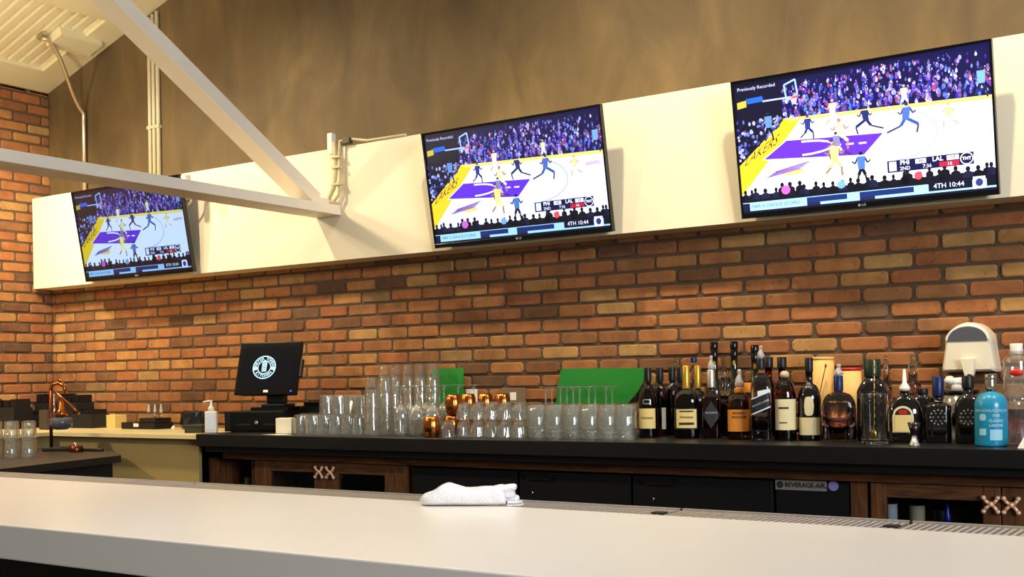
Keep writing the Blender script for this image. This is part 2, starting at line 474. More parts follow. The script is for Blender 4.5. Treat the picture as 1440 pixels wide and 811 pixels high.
# soffit box that carries the screens
sf = MB().box(-6.932, 0.9, 4.63, WY - 0.004, 2.0, 2.6)
structure(sf.build('trim_5', M['cream']), 'long cream soffit box above the brick')

# ---------------------------------------------------------------- roof truss
tr = thing('roof_truss', 'off white steel truss ending against the cream soffit', 'beam', (-4.28, 4.62, 2.25))
ch = MB().box(-0.09, 0.09, -3.6, 0.006, -0.012, 0.04, bev=0.004).build('bottom_chord', M['steel_white'], tr)
bA = Vector((0, -0.13, 0.06)); bB = bA + Vector((0, -1.12, 0.665)) * 2.6
ax = (bB - bA).normalized(); side = Vector((1, 0, 0)); nn = ax.cross(side).normalized()
br = MB(); cen = (bA + bB) / 2
br.obox(cen + side * 0.0, ax, side, nn, (bB - bA).length / 2, 0.062, 0.035, bev=0.004)
br.build('diagonal_brace', M['steel_white'], tr)
gp = MB().box(-0.02, 0.05, -0.15, 0.0, 0.04, 0.075, bev=0.004).build('gusset', M['steel_white'], tr)

cb = thing('cable_bundle', 'beige cables and conduit strapped upright at the truss end on the soffit', 'cable', (-4.24, 4.6, 2.29))
pp = []
c1 = [(-0.10, -0.03, 0.012), (-0.05, -0.02, 0.012), (0.0, -0.015, 0.03), (0.035, -0.01, 0.09), (0.045, -0.005, 0.17), (0.04, 0.0, 0.26), (0.035, 0.0, 0.335)]
MB().tube(c1, 0.012, 8).build('cable', M['cable'], cb)
c2 = [(-0.03, -0.012, 0.012), (0.03, -0.012, 0.014), (0.064, -0.005, 0.05), (0.07, 0.0, 0.14), (0.068, 0.0, 0.26), (0.075, 0.0, 0.335), (0.12, 0.02, 0.345), (0.24, 0.03, 0.322), (0.5, 0.03, 0.318)]
MB().tube(c2, 0.008, 8).build('cable', M['cable'], cb)
MB().box(-0.005, 0.03, -0.015, 0.02, 0.27, 0.385, bev=0.006).build('junction_box', M['white'], cb)
for zz in (0.1, 0.19, 0.245):
    MB().box(0.025, 0.083, -0.022, 0.014, zz, zz + 0.012, bev=0.003).build('strap', M['cable'], cb)
MB().box(0.075, 0.14, 0.0, 0.03, 0.317, 0.349, bev=0.004).build('connector', M['charcoal'], cb)

# conduits
for i, (x, lab) in enumerate(((-5.915, 'leftmost of three straight painted conduits on the taupe wall'), (-5.877, 'middle of three straight painted conduits on the taupe wall'), (-5.838, 'rightmost of three straight painted conduits on the taupe wall'))):
    t = thing('conduit', lab, 'conduit', (x, 4.782, 2.6), 0, 'vertical conduits')
    MB().tube([(0, 0, 0), (0, 0, roofz(x) - 2.6 - 0.03)], 0.0135, 10).build('pipe', M['conduit_paint'], t)
    MB().box(-0.018, 0.018, -0.016, 0.013, 0.35, 0.37, bev=0.002).build('clamp', M['conduit_paint'], t)
t = thing('conduit', 'bent metal conduit running from the roof deck down the wall', 'conduit', (-6.565, 4.77, 2.45))
def P_(x, y, z): return (x + 6.565, y - 4.77, z - 2.45)
bend = []
for k in range(15):
    q = k / 14
    s = q * q * (3 - 2 * q)
    bend.append(P_(-6.40 - 0.165 * s, 4.42 + 0.35 * q, 3.50 - 0.36 * q))
MB().tube([P_(-6.40, 4.36, 3.51), P_(-6.40, 4.40, 3.507)] + bend + [P_(-6.565, 4.77, 3.08), P_(-6.565, 4.77, 2.45)], 0.0135, 10).build('pipe', M['conduit'], t)
MB().obox(P_(-6.42, 4.37, 3.535), (1, 0, 0.3), (0, 1, 0), (-0.3, 0, 1), 0.035, 0.012, 0.014, bev=0.003).build('connector', M['conduit'], t)

# ---------------------------------------------------------------- televisions
TW, THH = 1.0, 0.562
class Pic:
    """picture painted as thin coloured cells in screen coordinates (s right, t down)"""
    def __init__(s, W, H):
        s.bm = bmesh.new(); s.cl = s.bm.loops.layers.float_color.new('Col'); s.W = W; s.H = H
    def p(s, pts, col, k):
        vs = [s.bm.verts.new(((a - 0.5) * s.W, -0.00014 * k, (0.5 - b) * s.H)) for a, b in pts]
        try:
            f = s.bm.faces.new(vs)
        except ValueError:
            return
        c = rgb(*col)
        for l in f.loops: l[s.cl] = c
    def ell(s, a, b, ra, rb, col, k, n=10, rot=0):
        s.p([(a + ra * math.cos(2 * PI * i / n + rot), b + rb * math.sin(2 * PI * i / n + rot)) for i in range(n)], col, k)
    def line(s, pts, w, col, k):
        asp = s.W / s.H
        for (a, b), (c, d) in zip(pts, pts[1:]):
            dx, dy = (c - a) * asp, d - b; L = math.hypot(dx, dy) or 1
            nx, ny = -dy / L * w / asp, dx / L * w
            s.p([(a - nx, b - ny), (c - nx, d - ny), (c + nx, d + ny), (a + nx, b + ny)], col, k)
    def text(s, body, a, b, size, col, k, align='CENTER', shear=None, bold=0.0):
        """size in units of picture height; shear = (ds/dx, dt/dx) baseline direction"""
        asp = s.W / s.H
        for pl_ in text_polys(body, size, align, bold):
            pts = []
            for x, y in pl_:
                if shear:
                    (ux, uy), (vx, vy) = shear
                    pts.append((a + x * ux / asp + y * vx / asp, b + x * uy + y * vy))
                else:
                    pts.append((a + x / asp, b - y))
            s.p(pts, col, k)
    def man(s, a, b, h, shirt, shorts, skin, k, run=0, arm=0.6):
        """standing / running figure, feet at (a, b), height h of the picture"""
        w = h * 0.5625
        hip = (a, b - 0.5 * h); sh = (a + run * 0.05 * w, b - 0.83 * h)
        for sg in (-1, 1):
            kx = a + sg * (0.10 + 0.18 * abs(run)) * w + run * 0.12 * w; ky = b - 0.26 * h
            fx = a + sg * (0.14 + 0.34 * abs(run)) * w - run * 0.15 * w; fy = b - (0.1 * h if (run and sg * run < 0) else 0)
            s.line([hip, (kx, ky)], 0.05 * h, shorts, k); s.line([(kx, ky), (fx, fy)], 0.03 * h, skin, k)
            ex = sh[0] + sg * arm * 0.3 * w; ey = b - 0.62 * h
            s.line([(sh[0] + sg * 0.1 * w, sh[1] + 0.03 * h), (ex, ey)], 0.026 * h, skin, k)
            s.line([(ex, ey), (ex + sg * 0.15 * w * arm, ey - 0.08 * h)], 0.022 * h, skin, k)
        s.p([(sh[0] - 0.125 * w, sh[1]), (sh[0] + 0.125 * w, sh[1]), (hip[0] + 0.10 * w, hip[1] + 0.06 * h), (hip[0] - 0.10 * w, hip[1] + 0.06 * h)], shirt, k + 1)
        s.ell(sh[0], b - 0.92 * h, 0.06 * w, 0.06 * h, skin, k + 1, 8)

def make_picture():
    W, H = TW - 0.018, THH - 0.03
    P = Pic(W, H); rnd = random.Random(5)
    P.p([(0, 0), (1, 0), (1, 1), (0, 1)], (8, 8, 24), 0)
    # crowd
    P.p([(0.15, 0.03), (1, 0.0), (1, 0.36), (0.15, 0.36)], (16, 14, 58), 1)
    pal = [(60, 62, 190), (36, 34, 130), (90, 90, 216), (150, 150, 232), (24, 22, 84), (110, 60, 170), (190, 190, 240), (150, 60, 90), (60, 120, 200), (40, 40, 150), (120, 80, 130), (16, 14, 50), (20, 18, 66), (44, 44, 150), (70, 76, 206)]
    for i in range(620):
        a = rnd.uniform(0.2, 1.0); b = rnd.uniform(0.05 + 0.12 * max(0, 0.55 - a), 0.34)
        if a > 0.86 and b < 0.16 and rnd.random() < 0.7: continue
        c = rnd.choice(pal); r = rnd.uniform(0.005, 0.011) * (0.6 + b * 1.6)
        P.ell(a, b, r * 0.8, r * 2.2, c, 2, 6)
        P.ell(a, b - r * 2.6, r * 0.45, r * 0.9, rnd.choice([(120, 100, 160), (80, 66, 130), (170, 150, 200), (44, 36, 70)]), 3, 6)
    # court
    P.p([(0.2, 0.325), (1, 0.365), (1, 0.95), (0, 0.95), (0.0, 0.72)], (226, 232, 250), 4)
    P.p([(0.2, 0.315), (1, 0.355), (1, 0.385), (0.235, 0.345)], (244, 214, 110), 5)
    P.p([(0.2, 0.32), (0.27, 0.345), (0.0, 0.86), (-0.0, 0.55)], (242, 196, 36), 5)
    # dark left seats
    P.p([(0, 0.03), (0.2, 0.03), (0.2, 0.33), (0.0, 0.63)], (12, 12, 34), 6)
    for i in range(130):
        a = rnd.uniform(0.0, 0.19); b = rnd.uniform(0.3, 0.62 - a * 1.4)
        P.ell(a, b, rnd.uniform(.004, .009), rnd.uniform(.01, .02), rnd.choice([(50, 56, 130), (20, 20, 50), (90, 110, 190), (12, 12, 30), (160, 160, 200)]), 7, 6)
    P.p([(0.05, 0.13), (0.12, 0.125), (0.125, 0.165), (0.055, 0.17)], (30, 90, 220), 7)
    P.p([(0.01, 0.15), (0.05, 0.14), (0.05, 0.19), (0.01, 0.2)], (190, 170, 60), 7)
    P.line([(0.12, 0.165), (0.24, 0.165)], 0.006, (170, 190, 250), 7)
    # backboard
    P.line([(0.215, 0.07), (0.262, 0.04), (0.268, 0.15), (0.222, 0.185), (0.215, 0.07)], 0.006, (150, 200, 250), 8)
    P.line([(0.235, 0.17), (0.27, 0.165)], 0.008, (250, 90, 60), 8)
    P.p([(0.238, 0.18), (0.266, 0.176), (0.26, 0.22), (0.244, 0.222)], (170, 170, 220), 8)
    P.text('Previously Recorded', 0.015, 0.055, 0.036, (190, 196, 236), 8, 'LEFT')
    # paint area
    P.p([(.207, .48), (.6, .515), (.518, .66), (.103, .605)], (92, 44, 196), 6)
    ar = [(0.27 + 0.13 * math.cos(q), 0.555 + 0.05 * math.sin(q)) for q in [(-0.5 + 0.1 * i) * PI for i in range(11)]]
    P.line([(.207, .48), (.6, .515), (.518, .66), (.103, .605), (.207, .48)], 0.003, (236, 232, 255), 7)
    P.line(ar, 0.007, (240, 240, 255), 8)
    for q in (0.40, 0.45, 0.50):
        P.line([(q, 0.56 + (q - 0.4) * 0.1), (q + 0.03, 0.562 + (q - 0.4) * 0.1)], 0.006, (240, 240, 255), 7)
    arc = [(0.63 + 0.17 * math.cos(q), 0.545 + 0.18 * math.sin(q)) for q in [(-0.42 + 0.09 * i) * PI for i in range(11)]]
    P.line(arc, 0.004, (150, 170, 220), 6)
    # lettering on the yellow apron
    P.text('LAKERS', 0.10, 0.535, 1.0, (70, 36, 50), 8, 'CENTER', ((0.0825, -0.043), (0.053, -0.115)), 0.0)
    # ball mark on the near floor
    P.ell(0.225, 0.72, 0.05, 0.026, (230, 200, 120), 6, 14)
    for q in range(4):
        P.line([(0.115 + q * 0.012, 0.742 - q * 0.012), (0.26 + q * 0.012, 0.70 - q * 0.014)], 0.004, (110, 70, 160), 7)
    P.p([(0.9, 0.44), (0.97, 0.435), (0.98, 0.46), (0.9, 0.468)], (206, 176, 200), 6)
    # players and officials
    navy = (26, 34, 84); sk = (120, 86, 84); yl = (246, 226, 120); wh = (230, 236, 244)
    P.man(0.30, 0.495, 0.185, (38, 50, 120), (32, 42, 104), (64, 50, 74), 9, 0.35)
    P.man(0.535, 0.505, 0.20, (32, 42, 96), (24, 32, 80), (48, 40, 66), 9, -0.9)
    P.man(0.685, 0.545, 0.225, (70, 100, 170), (50, 78, 150), (56, 48, 80), 9, 0.9)
    P.man(0.405, 0.42, 0.20, (230, 226, 200), (224, 220, 200), (180, 150, 130), 9, 0.2)
    P.man(0.685, 0.36, 0.165, (236, 228, 180), (230, 222, 180), (190, 160, 130), 9, 0.1)
    P.man(0.425, 0.60, 0.235, (226, 216, 160), (214, 206, 176), (160, 120, 100), 9, 0.5)
    P.man(0.415, 0.66, 0.20, (120, 120, 176), (206, 200, 190), (60, 44, 60), 11, -0.7)
    P.man(0.40, 0.79, 0.26, yl, yl, (150, 110, 80), 13, 0.25)
    P.man(0.845, 0.535, 0.17, (236, 214, 130), (234, 222, 190), (190, 150, 110), 9, -0.4)
    P.man(0.505, 0.865, 0.24, (70, 110, 176), (12, 12, 20), (30, 26, 34), 15, 0.0)
    P.man(0.138, 0.465, 0.22, (90, 130, 190), (12, 12, 24), (30, 28, 40), 9, 0.0)
    P.man(0.965, 0.365, 0.22, (110, 160, 210), (26, 30, 60), (40, 40, 60), 9, 0.1)
    # near row of heads
    P.p([(0, 0.865), (1, 0.865), (1, 0.93), (0, 0.93)], (10, 10, 22), 17)
    for i in range(30):
        a = min(0.985, max(0.015, i / 29 + rnd.uniform(-.012, .012))); r = rnd.uniform(0.010, 0.015); up_ = rnd.choice((0, 0, 0.012, 0.03))
        c = rnd.choice([(10, 10, 20), (14, 14, 28), (8, 8, 16), (22, 26, 52)])
        P.p([(a - r * 1.5, 0.90), (a - r * 1.3, 0.868 - up_), (a - r * 0.5, 0.856 - up_), (a + r * 0.5, 0.856 - up_), (a + r * 1.3, 0.868 - up_), (a + r * 1.5, 0.90)], c, 18)
        P.ell(a, 0.84 - up_, r * 0.62, 0.019, (14, 10, 16), 19, 8)
    P.ell(0.19, 0.85, 0.02, 0.036, (190, 90, 190), 20, 8); P.ell(0.42, 0.855, 0.018, 0.03, (110, 160, 200), 20, 8); P.ell(0.72, 0.85, 0.016, 0.03, (220, 70, 80), 20, 8)
    # score bug
    P.p([(.605, .725), (.925, .725), (.925, .81), (.605, .81)], (16, 18, 62), 22)
    P.p([(.612, .733), (.64, .733), (.64, .80), (.612, .80)], (210, 220, 250), 23)
    P.text('PHI', 0.672, 0.748, 0.045, (240, 242, 255), 24, bold=0.0008)
    P.p([(.712, .732), (.752, .732), (.752, .765), (.712, .765)], (226, 230, 246), 23); P.text('48', 0.732, 0.749, 0.036, (10, 10, 30), 24)
    P.text('LAL', 0.795, 0.748, 0.045, (240, 242, 255), 24, bold=0.0008)
    P.p([(.828, .732), (.872, .732), (.872, .765), (.828, .765)], (226, 230, 246), 23); P.text('28', 0.85, 0.749, 0.036, (10, 10, 30), 24)
    P.text('2ND', 0.672, 0.789, 0.036, (240, 242, 255), 24); P.text('7:36', 0.755, 0.789, 0.036, (240, 242, 255), 24)
    P.p([(.80, .772), (.872, .772), (.872, .805), (.80, .805)], (180, 30, 50), 23); P.text('16', 0.838, 0.789, 0.034, (255, 240, 240), 24)
    P.ell(0.9, 0.767, 0.024, 0.042, (236, 240, 255), 23, 20); P.ell(0.9, 0.767, 0.0205, 0.036, (16, 18, 62), 24, 20); P.text('TNT', 0.9, 0.767, 0.03, (240, 244, 255), 25, bold=0.001)
    # ticker
    P.p([(0, 0.92), (1, 0.92), (1, 0.985), (0, 0.985)], (150, 200, 232), 22)
    P.p([(0, 0.985), (1, 0.985), (1, 1), (0, 1)], (10, 14, 40), 23)
    P.p([(0, 0.925), (0.03, 0.925), (0.03, 0.985), (0, 0.985)], (14, 20, 50), 24)
    P.text('NBA G LEAGUE SCORES', 0.038, 0.953, 0.036, (24, 60, 120), 24, 'LEFT')
    P.p([(.275, .925), (.44, .925), (.44, .965), (.275, .965)], (20, 40, 96), 24); P.p([(.275, .965), (.33, .965), (.33, .985), (.275, .985)], (30, 30, 60), 24)
    P.p([(.49, .925), (.70, .925), (.70, .965), (.49, .965)], (20, 40, 96), 24); P.p([(.49, .965), (.55, .965), (.55, .985), (.49, .985)], (30, 30, 60), 24)
    P.p([(.755, .905), (.915, .905), (.915, .972), (.755, .972)], (10, 12, 34), 25)
    P.text('4TH 10:44', 0.83, 0.94, 0.048, (232, 240, 255), 26)
    P.p([(.918, .90), (.962, .90), (.962, .985), (.918, .985)], (226, 232, 246), 26); P.ell(.94, .942, .014, .028, (40, 50, 110), 27, 10)
    P.p([(.966, .91), (1, .91), (1, .972), (.966, .972)], (8, 10, 30), 25)
    me = bpy.data.meshes.new('screen')
    P.bm.to_mesh(me); P.bm.free()
    return me

pic = make_picture()
M['scr_a'] = screen_mat('lit screen dim cyan', 0.95, (0.62, 0.80, 1.0))
M['scr_b'] = screen_mat('lit screen', 1.35, (0.9, 0.93, 1.05))
M['scr_c'] = screen_mat('lit screen bright', 1.85, (1.0, 0.98, 1.06))
pic.materials.append(M['scr_b'])
TILT = math.radians(10.2)
tvs = [(-6.29, -5.29, 'left wall television partly hidden behind the truss beam', 'scr_a'),
       (-3.517, -2.513, 'middle wall television on the cream soffit', 'scr_b'),
       (-1.898, -0.885, 'right wall television with the largest and brightest picture', 'scr_c')]
for x0, x1, lab, sm in tvs:
    t = thing('television', lab, 'television', ((x0 + x1) / 2, 4.578, 2.006), 0, 'wall televisions showing basketball')
    t.rotation_euler = (TILT, 0, 0)
    w = (x1 - x0) / 2
    b = MB().box(-w, w, 0.0, 0.016, 0, THH, bev=0.002)
    b.build('back_shell', M['blackgloss'], t)
    fr = MB()
    fr.box(-w, w, -0.012, 0.0, 0, 0.021, bev=0.0015); fr.box(-w, w, -0.012, 0.0, THH - 0.009, THH, bev=0.0015)
    fr.box(-w, -w + 0.009, -0.012, 0.0, 0.021, THH - 0.009, bev=0.0015); fr.box(w - 0.009, w, -0.012, 0.0, 0.021, THH - 0.009, bev=0.0015)
    fo = fr.build('frame', M['blackgloss'], t)
    so = bpy.data.objects.new('screen', pic); COL.objects.link(so); so.parent = t
    so.location = (0, -0.003, 0.021 + (THH - 0.03) / 2); so.scale = ((x1 - x0) / TW, 1, 1)
    so.material_slots[0].link = 'OBJECT'; so.material_slots[0].material = M[sm]
    lg = MB()
    for pg in text_polys('LG', 0.014, bold=0.0003):
        lg.poly([(x + 0.006, -0.0125, y + 0.0105) for x, y in pg])
    lg.lathe([(0.0055, 0), (0.0055, 0.0004)], 12, (0, 0, 0))
    for v in lg.bm.verts:
        if abs(v.co.y + 0.0125) > 1e-6 or v.co.z < 0.0015 and False:
            v.co = Vector((v.co.x - 0.012, -0.0121 - v.co.z, 0.0105 + v.co.y))
    lg.build('maker_mark', M['ink_silver'], fo)
    # wall bracket behind
    mo = MB(); mo.box(-0.16, 0.16, 0.034, 0.05, 0.2, 0.4); mo.box(-0.14, -0.11, 0.016, 0.036, 0.1, 0.46); mo.box(0.11, 0.14, 0.016, 0.036, 0.1, 0.46)
    mo.build('wall_bracket', M['black'], t)
    if sm == 'scr_a':
        MB().tube([(w - 0.05, 0.02, 0.35), (w + 0.02, 0.035, 0.4), (w + 0.05, 0.03, 0.45), (w + 0.07, 0.0, 0.53)], 0.006, 8).build('cable', M['cable'], t)
        MB().box(w + 0.05, w + 0.09, -0.04, 0.0, 0.46, 0.55, bev=0.004).build('cable_plate', M['white'], t)

# ---------------------------------------------------------------- front bar, rail, towel
bar = thing('bar_counter', 'long white quartz front bar across the foreground', 'bar', (-2.0, 1.75, 0))
MB().box(-2.6, 2.6, -0.37, 0.365, 1.0, 1.07, bev=0.003).build('bar_top', M['bar'], bar)
MB().box(-2.6, 2.6, 0.0, 0.33, 0.0, 1.0).build('bar_base', M['blackmatte'], bar)

RY0, RY1 = 2.118, 2.262
joints = [-4.2, -2.62, -1.62, -1.085, -0.605, 0.6]
rl = ['far left rail section, plain and hazy', 'second metal rail section from the left, left of the towel', 'metal rail section passing behind the white towel', 'metal rail section between the towel and the right joint', 'ribbed metal rail section at the right end of the bar']
for i in range(5):
    xa, xb = joints[i] + 0.003, joints[i + 1] - 0.003
    t = thing('drip_rail', rl[i], 'drip rail', ((xa + xb) / 2, RY0, 1.0), 0, 'drip rail sections along the bar')
    hw = (xb - xa) / 2
    tr_ = MB(); tr_.box(-hw, hw, 0, RY1 - RY0, 0.0, 0.0585); tr_.box(-hw, hw, 0, 0.008, 0.0585, 0.066); tr_.box(-hw, hw, RY1 - RY0 - 0.008, RY1 - RY0, 0.0585, 0.068)
    tr_.build('tray', M['steel'], t)
    rb = MB(); x = -hw + 0.004
    while x < hw - 0.008:
        rb.box(x, x + 0.0085, 0.009, RY1 - RY0 - 0.009, 0.058, 0.0645); x += 0.0135
    rb.build('ribs', M['steel'], t)
    if i in (2, 3):
        MB().box(hw - 0.025, hw + 0.002, 0.05, 0.075, 0.064, 0.068, bev=0.001).build('joint_clip', M['blackmatte'], t)

tl = thing('bar_towel', 'rolled white terry towel lying on the bar and rail', 'towel', (-1.527, 2.10, 1.0705), math.radians(26))
prof = [(-0.112, 0.004, 0.010), (-0.108, 0.020, 0.022), (-0.100, 0.028, 0.032), (-0.088, 0.031, 0.036), (-0.074, 0.037, 0.038), (-0.064, 0.046, 0.038), (-0.056, 0.0495, 0.038),
        (-0.047, 0.049, 0.038), (-0.036, 0.0445, 0.038), (-0.02, 0.041, 0.037), (-0.006, 0.0385, 0.037), (0.012, 0.0395, 0.036), (0.03, 0.042, 0.036), (0.044, 0.043, 0.035), (0.052, 0.0405, 0.033), (0.056, 0.0435, 0.034), (0.066, 0.0455, 0.034), (0.074, 0.044, 0.033), (0.080, 0.039, 0.030)]
def towel_ring(x, h, w, n=26, ph=0.0):
    r = []
    for j in range(n):
        a = 2 * PI * j / n
        cz = math.sin(a); cx = math.cos(a)
        z = h / 2 + h / 2 * (abs(cz) ** 0.75) * (1 if cz > 0 else -1)
        yy = w * (abs(cx) ** 0.8) * (1 if cx > 0 else -1)
        wob = 0.0013 * math.sin(5 * a + x * 90) + 0.0011 * math.sin(9 * a - x * 160)
        r.append((x + 0.004 * math.sin(a * 2 + ph), yy * (1 + wob * 8), max(0.0004, z + wob * (1 if cz > -0.3 else 0))))
    return r
tb = MB()
tb.rings([towel_ring(x, h, w) for x, h, w in prof])
# spiral end folds
for k, (r0, zc, dx) in enumerate(((0.011, 0.034, 0.105), (0.014, 0.024, 0.100), (0.013, 0.012, 0.108))):
    rs = []
    for x in (0.06, 0.075, dx - 0.012, dx - 0.003, dx):
        s_ = 1.0 if x < dx - 0.004 else (0.8 if x < dx else 0.45)
        rs.append([(x, -0.006 + k * 0.009 + r0 * 1.3 * s_ * math.cos(2 * PI * j / 12), max(0.0005, zc + (0.006 if k == 0 else 0) * (x - 0.06) / 0.04 + r0 * 0.85 * s_ * math.sin(2 * PI * j / 12))) for j in range(12)])
    tb.rings(rs)
tobj = tb.build('roll', M['towel'], tl)
fl = MB()
pts = [(0.088, 0.026), (0.094, 0.004), (0.120, -0.004), (0.112, -0.03), (0.086, -0.03)]
rs = []
for z0, z1, sc in ((0.0006, 0.004, 1.0), (0.006, 0.0105, 0.92)):
    fl.prism([(0.085 + (x - 0.085) * sc, y * sc) for x, y in pts], z0, z1)
fl.build('loose_corner', M['towel'], tl)
for o in (tobj,):
    md = o.modifiers.new('sub', 'SUBSURF'); md.levels = 1; md.render_levels = 2

# ---------------------------------------------------------------- back bar
ZC = 1.095
kx0 = -4.675
bb = thing('back_bar_counter', 'long black stone back bar counter holding glassware and bottles', 'counter', (-2.0, 4.45, 0))
def bx_(mb, x0, x1, y0, y1, z0, z1, bev=0.0, mi=0): return mb.box(x0 + 2.0, x1 + 2.0, y0 - 4.45, y1 - 4.45, z0, z1, mi, bev)
bx_(MB(), kx0, 0.9, 4.035, WY - 0.008, 1.032, ZC, 0.003).build('countertop', M['counter'], bb)
bx_(MB(), kx0 + 0.03, 0.9, 4.07, WY - 0.02, 1.003, 1.0315).build('lower_edge_band', M['counter'], bb)
bx_(MB(), kx0 + 0.06, 0.9, 4.75, WY - 0.02, 0.0, 1.003).build('back_panel', M['blackmatte'], bb)
bx_(MB(), kx0 + 0.06, 0.9, 4.16, 4.20, 0.962, 1.0025).build('top_rail', M['woodh'], bb)

CF = 4.20
def cabinet(name, label, x0, x1, doors, handles, glassmat):
    """wooden cabinet with framed glass doors; doors = [(xa, xb, gxa, gxb)]"""
    t = thing(name, label, 'cabinet', ((x0 + x1) / 2, CF, 0))
    cx = (x0 + x1) / 2
    c = MB(); c.box(x0 - cx, x0 - cx + 0.03, 0.02, 0.54, 0.0, 0.96); c.box(x1 - cx - 0.03, x1 - cx, 0.02, 0.54, 0.0, 0.96)
    c.box(x0 - cx + 0.03, x1 - cx - 0.03, 0.02, 0.54, 0.0, 0.06); c.box(x0 - cx + 0.03, x1 - cx - 0.03, 0.52, 0.54, 0.06, 0.96); c.box(x0 - cx + 0.03, x1 - cx - 0.03, 0.05, 0.5, 0.69, 0.705)
    c.build('carcass', M['wood'], t)
    for (xa, xb, ga, gb), hx in zip(doors, handles):
        d = MB(); z0, z1, g0, g1 = 0.05, 0.958, 0.13, 0.908
        d.box(xa - cx, ga - cx, -0.02, 0.012, z0, z1, bev=0.003); d.box(gb - cx, xb - cx, -0.02, 0.012, z0, z1, bev=0.003)
        dd = d.build('door', M['wood'], t)
        MB().box(ga - cx, gb - cx, -0.019, 0.011, g1, z1).build('door_rail', M['woodh'], dd)
        MB().box(ga - cx, gb - cx, -0.019, 0.011, z0, g0).build('door_rail', M['woodh'], dd)
        MB().box(ga - cx, gb - cx, -0.006, -0.002, g0, g1).build('door_pane', glassmat, dd)
        if hx is not None:
            h = MB()
            zc = 0.90 if hx > -2 else 0.913
            r = 0.0062
            for sx in (-1, 1):
                h.tube([(0, -0.028, zc), (sx * 0.014, -0.031, zc + 0.008), (sx * 0.021, -0.033, zc + 0.019)], r, 8)
                h.tube([(0, -0.028, zc), (sx * 0.012, -0.031, zc - 0.010), (sx * 0.021, -0.033, zc - 0.022)], r, 8)
                h.ball((sx * 0.023, -0.033, zc + 0.022), 0.0085); h.ball((sx * 0.023, -0.033, zc - 0.025), 0.0085)
            h.ball((0, -0.03, zc), 0.0105)
            h.tube([(0, -0.018, zc), (0, -0.03, zc)], 0.007, 8)
            for v in h.bm.verts: v.co.x += hx - cx
            h.build('handle', M['handle'], dd)['label'] = 'copper cross handle'
    return t
M['pane'] = thin_glass('dark cabinet glass', (0.75, 0.77, 0.78), 0.0, 0.02, 5.0, 0.04)
cabinet('bar_cabinet', 'dark wood cabinet at the left under the counter, two copper cross handles', -4.42, -3.40, [(-4.405, -3.912, -4.296, -3.99), (-3.908, -3.415, -3.838, -3.54)], [-3.947, -3.873], M['pane'])
cabinet('bar_cabinet', 'dark wood cabinet at the right with bottles behind its glass', -1.272, -0.36, [(-1.262, -0.822, -1.208, -0.88), (-0.818, -0.37, -0.745, -0.44)], [-0.852, -0.787], M['pane'])
# open cubby at the far left with pale cups
oc = thing('open_cubby', 'dark open cubby at the left end under the black counter', 'cabinet', (-4.52, CF, 0))
o_ = MB(); o_.box(-0.235, -0.215, -0.01, 0.54, 0, 0.96); o_.box(0.075, 0.095, 0.0, 0.54, 0, 0.96); o_.box(-0.215, 0.075, 0.5, 0.54, 0, 0.96); o_.box(-0.215, 0.075, 0.0, 0.5, 0.70, 0.72)
o_.build('carcass', M['wood'], oc)
for px_, nm in ((316, 'left pale cup standing inside the dark open cubby'), (349, 'right dull cup standing inside the dark open cubby')):
    p = atY(px_, 665, 4.36)
    MB().lathe([(0.022, 0.0), (0.026, 0.13), (0.024, 0.13), (0.02, 0.004)], 18).build('cup', M['offwhite'] if px_ < 330 else M['charcoal'], None, (p.x, 4.36, 0.7205))
    tag(bpy.context.scene.collection.objects[-1], nm, 'cup')

# black coolers
def cooler(label, x0, x1, grille=False, lockx=None, handle=None):
    t = thing('bar_cooler', label, 'cooler', ((x0 + x1) / 2, CF, 0))
    w = (x1 - x0) / 2
    MB().box(-w, w, 0.02, 0.54, 0.03, 0.955).box(-w + 0.03, w - 0.03, 0.05, 0.5, 0, 0.03).build('body', M['cooler'], t)
    if grille:
        g = MB(); g.box(-w + 0.004, w - 0.004, 0.0, 0.02, 0.05, 0.95, bev=0.003)
        g.build('front_panel', M['cooler'], t)
        v = MB()
        for k in range(12): v.box(-w + 0.03, w - 0.03, -0.004, 0.0005, 0.3 + k * 0.03, 0.31 + k * 0.03)
        v.build('grille', M['black'], t)
    else:
        d = MB().box(-w + 0.004, w - 0.004, -0.01, 0.0195, 0.07, 0.95, bev=0.004).build('door', M['cooler'], t)
        if handle:
            h0, h1 = handle[0] - (x0 + x1) / 2, handle[1] - (x0 + x1) / 2
            MB().prism_y([(h0, 0.942), (h1, 0.942), (h1 - 0.02, 0.918), (h0 + 0.02, 0.918)], -0.026, -0.0102).build('handle', M['black'], d)
        if lockx:
            MB().lathe([(0.009, 0), (0.009, 0.006), (0.006, 0.009)], 14).build('lock', M['chrome'], d)
            lk = COL.objects[-1]; lk.rotation_euler = (PI / 2, 0, 0); lk.location = (lockx - (x0 + x1) / 2, -0.0102, 0.86)
    return t
cooler('plain black cooler door behind the white towel', -3.385, -2.795)
cooler('black cooler door with a recessed handle right of the towel', -2.79, -2.24, False, -2.72, (-2.76, -2.6))
cooler('wide black cooler door left of the maker plate', -2.235, -1.632, False, -2.14, (-2.19, -2.03))
cp = cooler('narrow black cooler end panel bearing the silver maker plate', -1.63, -1.342, True)
a = atY(1090, 673, 4.195); b = atY(1162, 691, 4.195)
bd = MB(); bcx = -1.486
bw = 0.1; bzc = 0.9395
bd.box(a.x - bcx, b.x - bcx, -0.005, 0.0, a.z - 0.04, a.z - 0.002, bev=0.001)
ba = bd.build('maker_plate', M['tin'], cp); ba['label'] = 'silver maker plate with dark lettering'
ln = MB(); zz = a.z - 0.021
for pg in text_polys('BEVERAGE-AIR.', 0.024, 'LEFT', bold=0.0008, xscale=1.0):
    ln.poly([(a.x - bcx + 0.037 + x, -0.0056, zz + y) for x, y in pg])
ln.build('lettering', M['ink'], ba)
